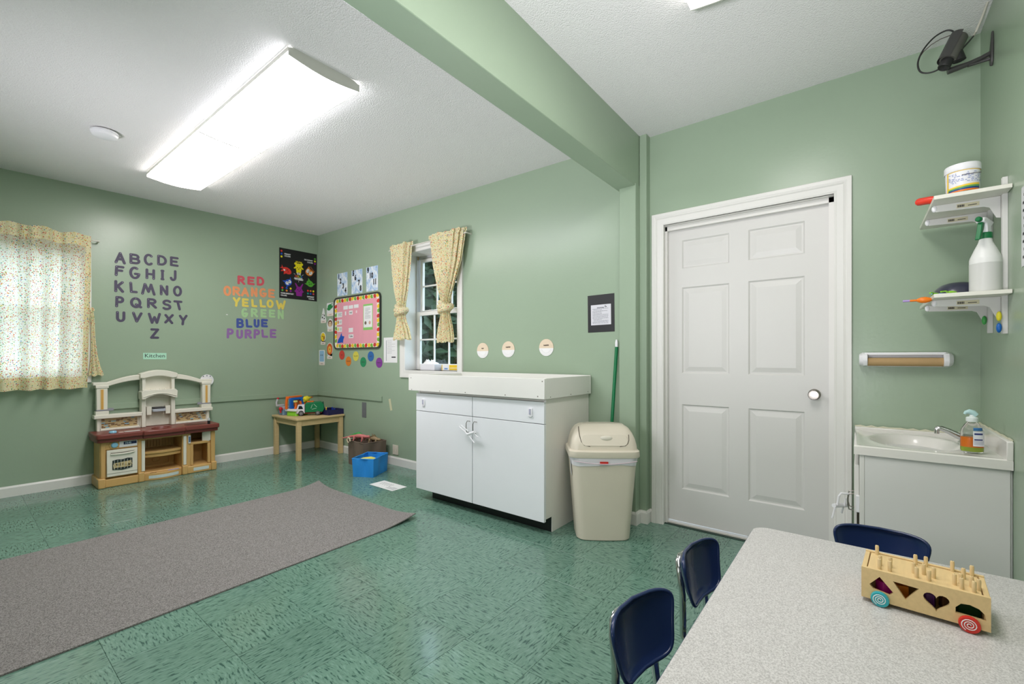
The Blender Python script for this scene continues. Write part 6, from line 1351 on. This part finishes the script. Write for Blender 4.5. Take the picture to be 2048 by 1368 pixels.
for nm, cc, x_, y_, s_, sh_ in (('magenta', (160, 22, 116), -.062, -.028, .018, 'c'), ('orange', (206, 118, 30), -.036, -.030, .013, 'b'), ('purple', (86, 36, 110), .010, -.028, .014, 'c'), ('dark green', (14, 70, 34), .070, -.020, .018, 'b'), ('brown', (96, 60, 38), .042, -.010, .012, 'b')):
    m = MB(); (m.box(-s_, s_, -s_*.7, s_*.7, 0, .032) if sh_ == 'b' else m.cyl((0, 0), s_, 0, .032, 6))
    mw = Matrix.Rotation(-PI/2-.075, 4, 'Z') @ Vector((x_, y_, 0)); solo(m, 'shape_block', flat('block '+nm, *cc, .4), '%s block inside the wooden shape sorter truck' % nm, 'block', (1.364+mw.x, -.110+mw.y, .5743), -PI/2+.3, bevel=.001)

# ------------------------------------------------------------------ outside the windows
struct(MB().box(-30, 40, -30, 40, -.9, -.7), 'ground', speckle('lawn', rgb(26, 42, 24), rgb(50, 68, 38), 3, .95))
leafm = mat('tree leaves', rgb(44, 66, 42), .6, var=.35, vscale=.8); bark = mat('bark', rgb(70, 58, 48), .9, var=.2, vscale=6)
def leaf_mesh(seed, R_, n):
    rnd = random.Random(seed); vs = []; fs = []
    for i in range(n):
        d = Vector((rnd.gauss(0, 1), rnd.gauss(0, 1), rnd.gauss(0, 1))).normalized()*R_*rnd.uniform(.45, 1)**.5; d.z *= 1.25
        a = Vector((rnd.gauss(0, 1), rnd.gauss(0, 1), rnd.gauss(0, .6))).normalized(); b = a.cross(Vector((rnd.gauss(0, 1), rnd.gauss(0, 1), rnd.gauss(0, 1)))).normalized(); s_ = rnd.uniform(.09, .20); o = len(vs)
        vs += [tuple(d-a*s_), tuple(d+b*s_*.45), tuple(d+a*s_), tuple(d-b*s_*.45)]; fs.append((o, o+1, o+2, o+3))
    me = bpy.data.meshes.new('foliage'); me.from_pydata(vs, [], fs); me.materials.append(leafm); return me
lms = [leaf_mesh(1, 1.7, 5200), leaf_mesh(2, 1.5, 4200)]
for k_, (x, y, z, s_, lab) in enumerate(((5.9, 6.7, 1.7, 1.0, 'leafy dark tree nearest to the back window'), (8.6, 8.7, 2.3, 1.5, 'taller leafy tree filling the back window view'), (10.6, 13.4, 3.6, 2.2, 'tallest leafy tree far behind the others'), (12.0, 8.6, 2.8, 1.7, 'broad leafy tree at the right of the back window view'), (6.3, 10.9, 2.2, 1.3, 'leafy tree at the left of the back window view'), (15.5, 17.5, 4.4, 2.9, 'most distant leafy tree outside'))):
    t = thing('tree', lab, 'tree', (x, y, -.7)); 
    MB().tube([(0, 0, 0), (.05, .02, z*.5), (0, 0, z+.7)], [.16*s_, .12*s_, .05], 8).build('trunk', bark, t, world=False)
    f = bpy.data.objects.new('foliage', lms[k_ % 2]); C.objects.link(f); f.parent = t; f.location = (0, 0, z+.7); f.scale = (s_, s_, s_); f.rotation_euler = (0, 0, k_); f['kind'] = 'stuff'

for o in bpy.data.objects:
    if '_o' in o.keys(): del o['_o']
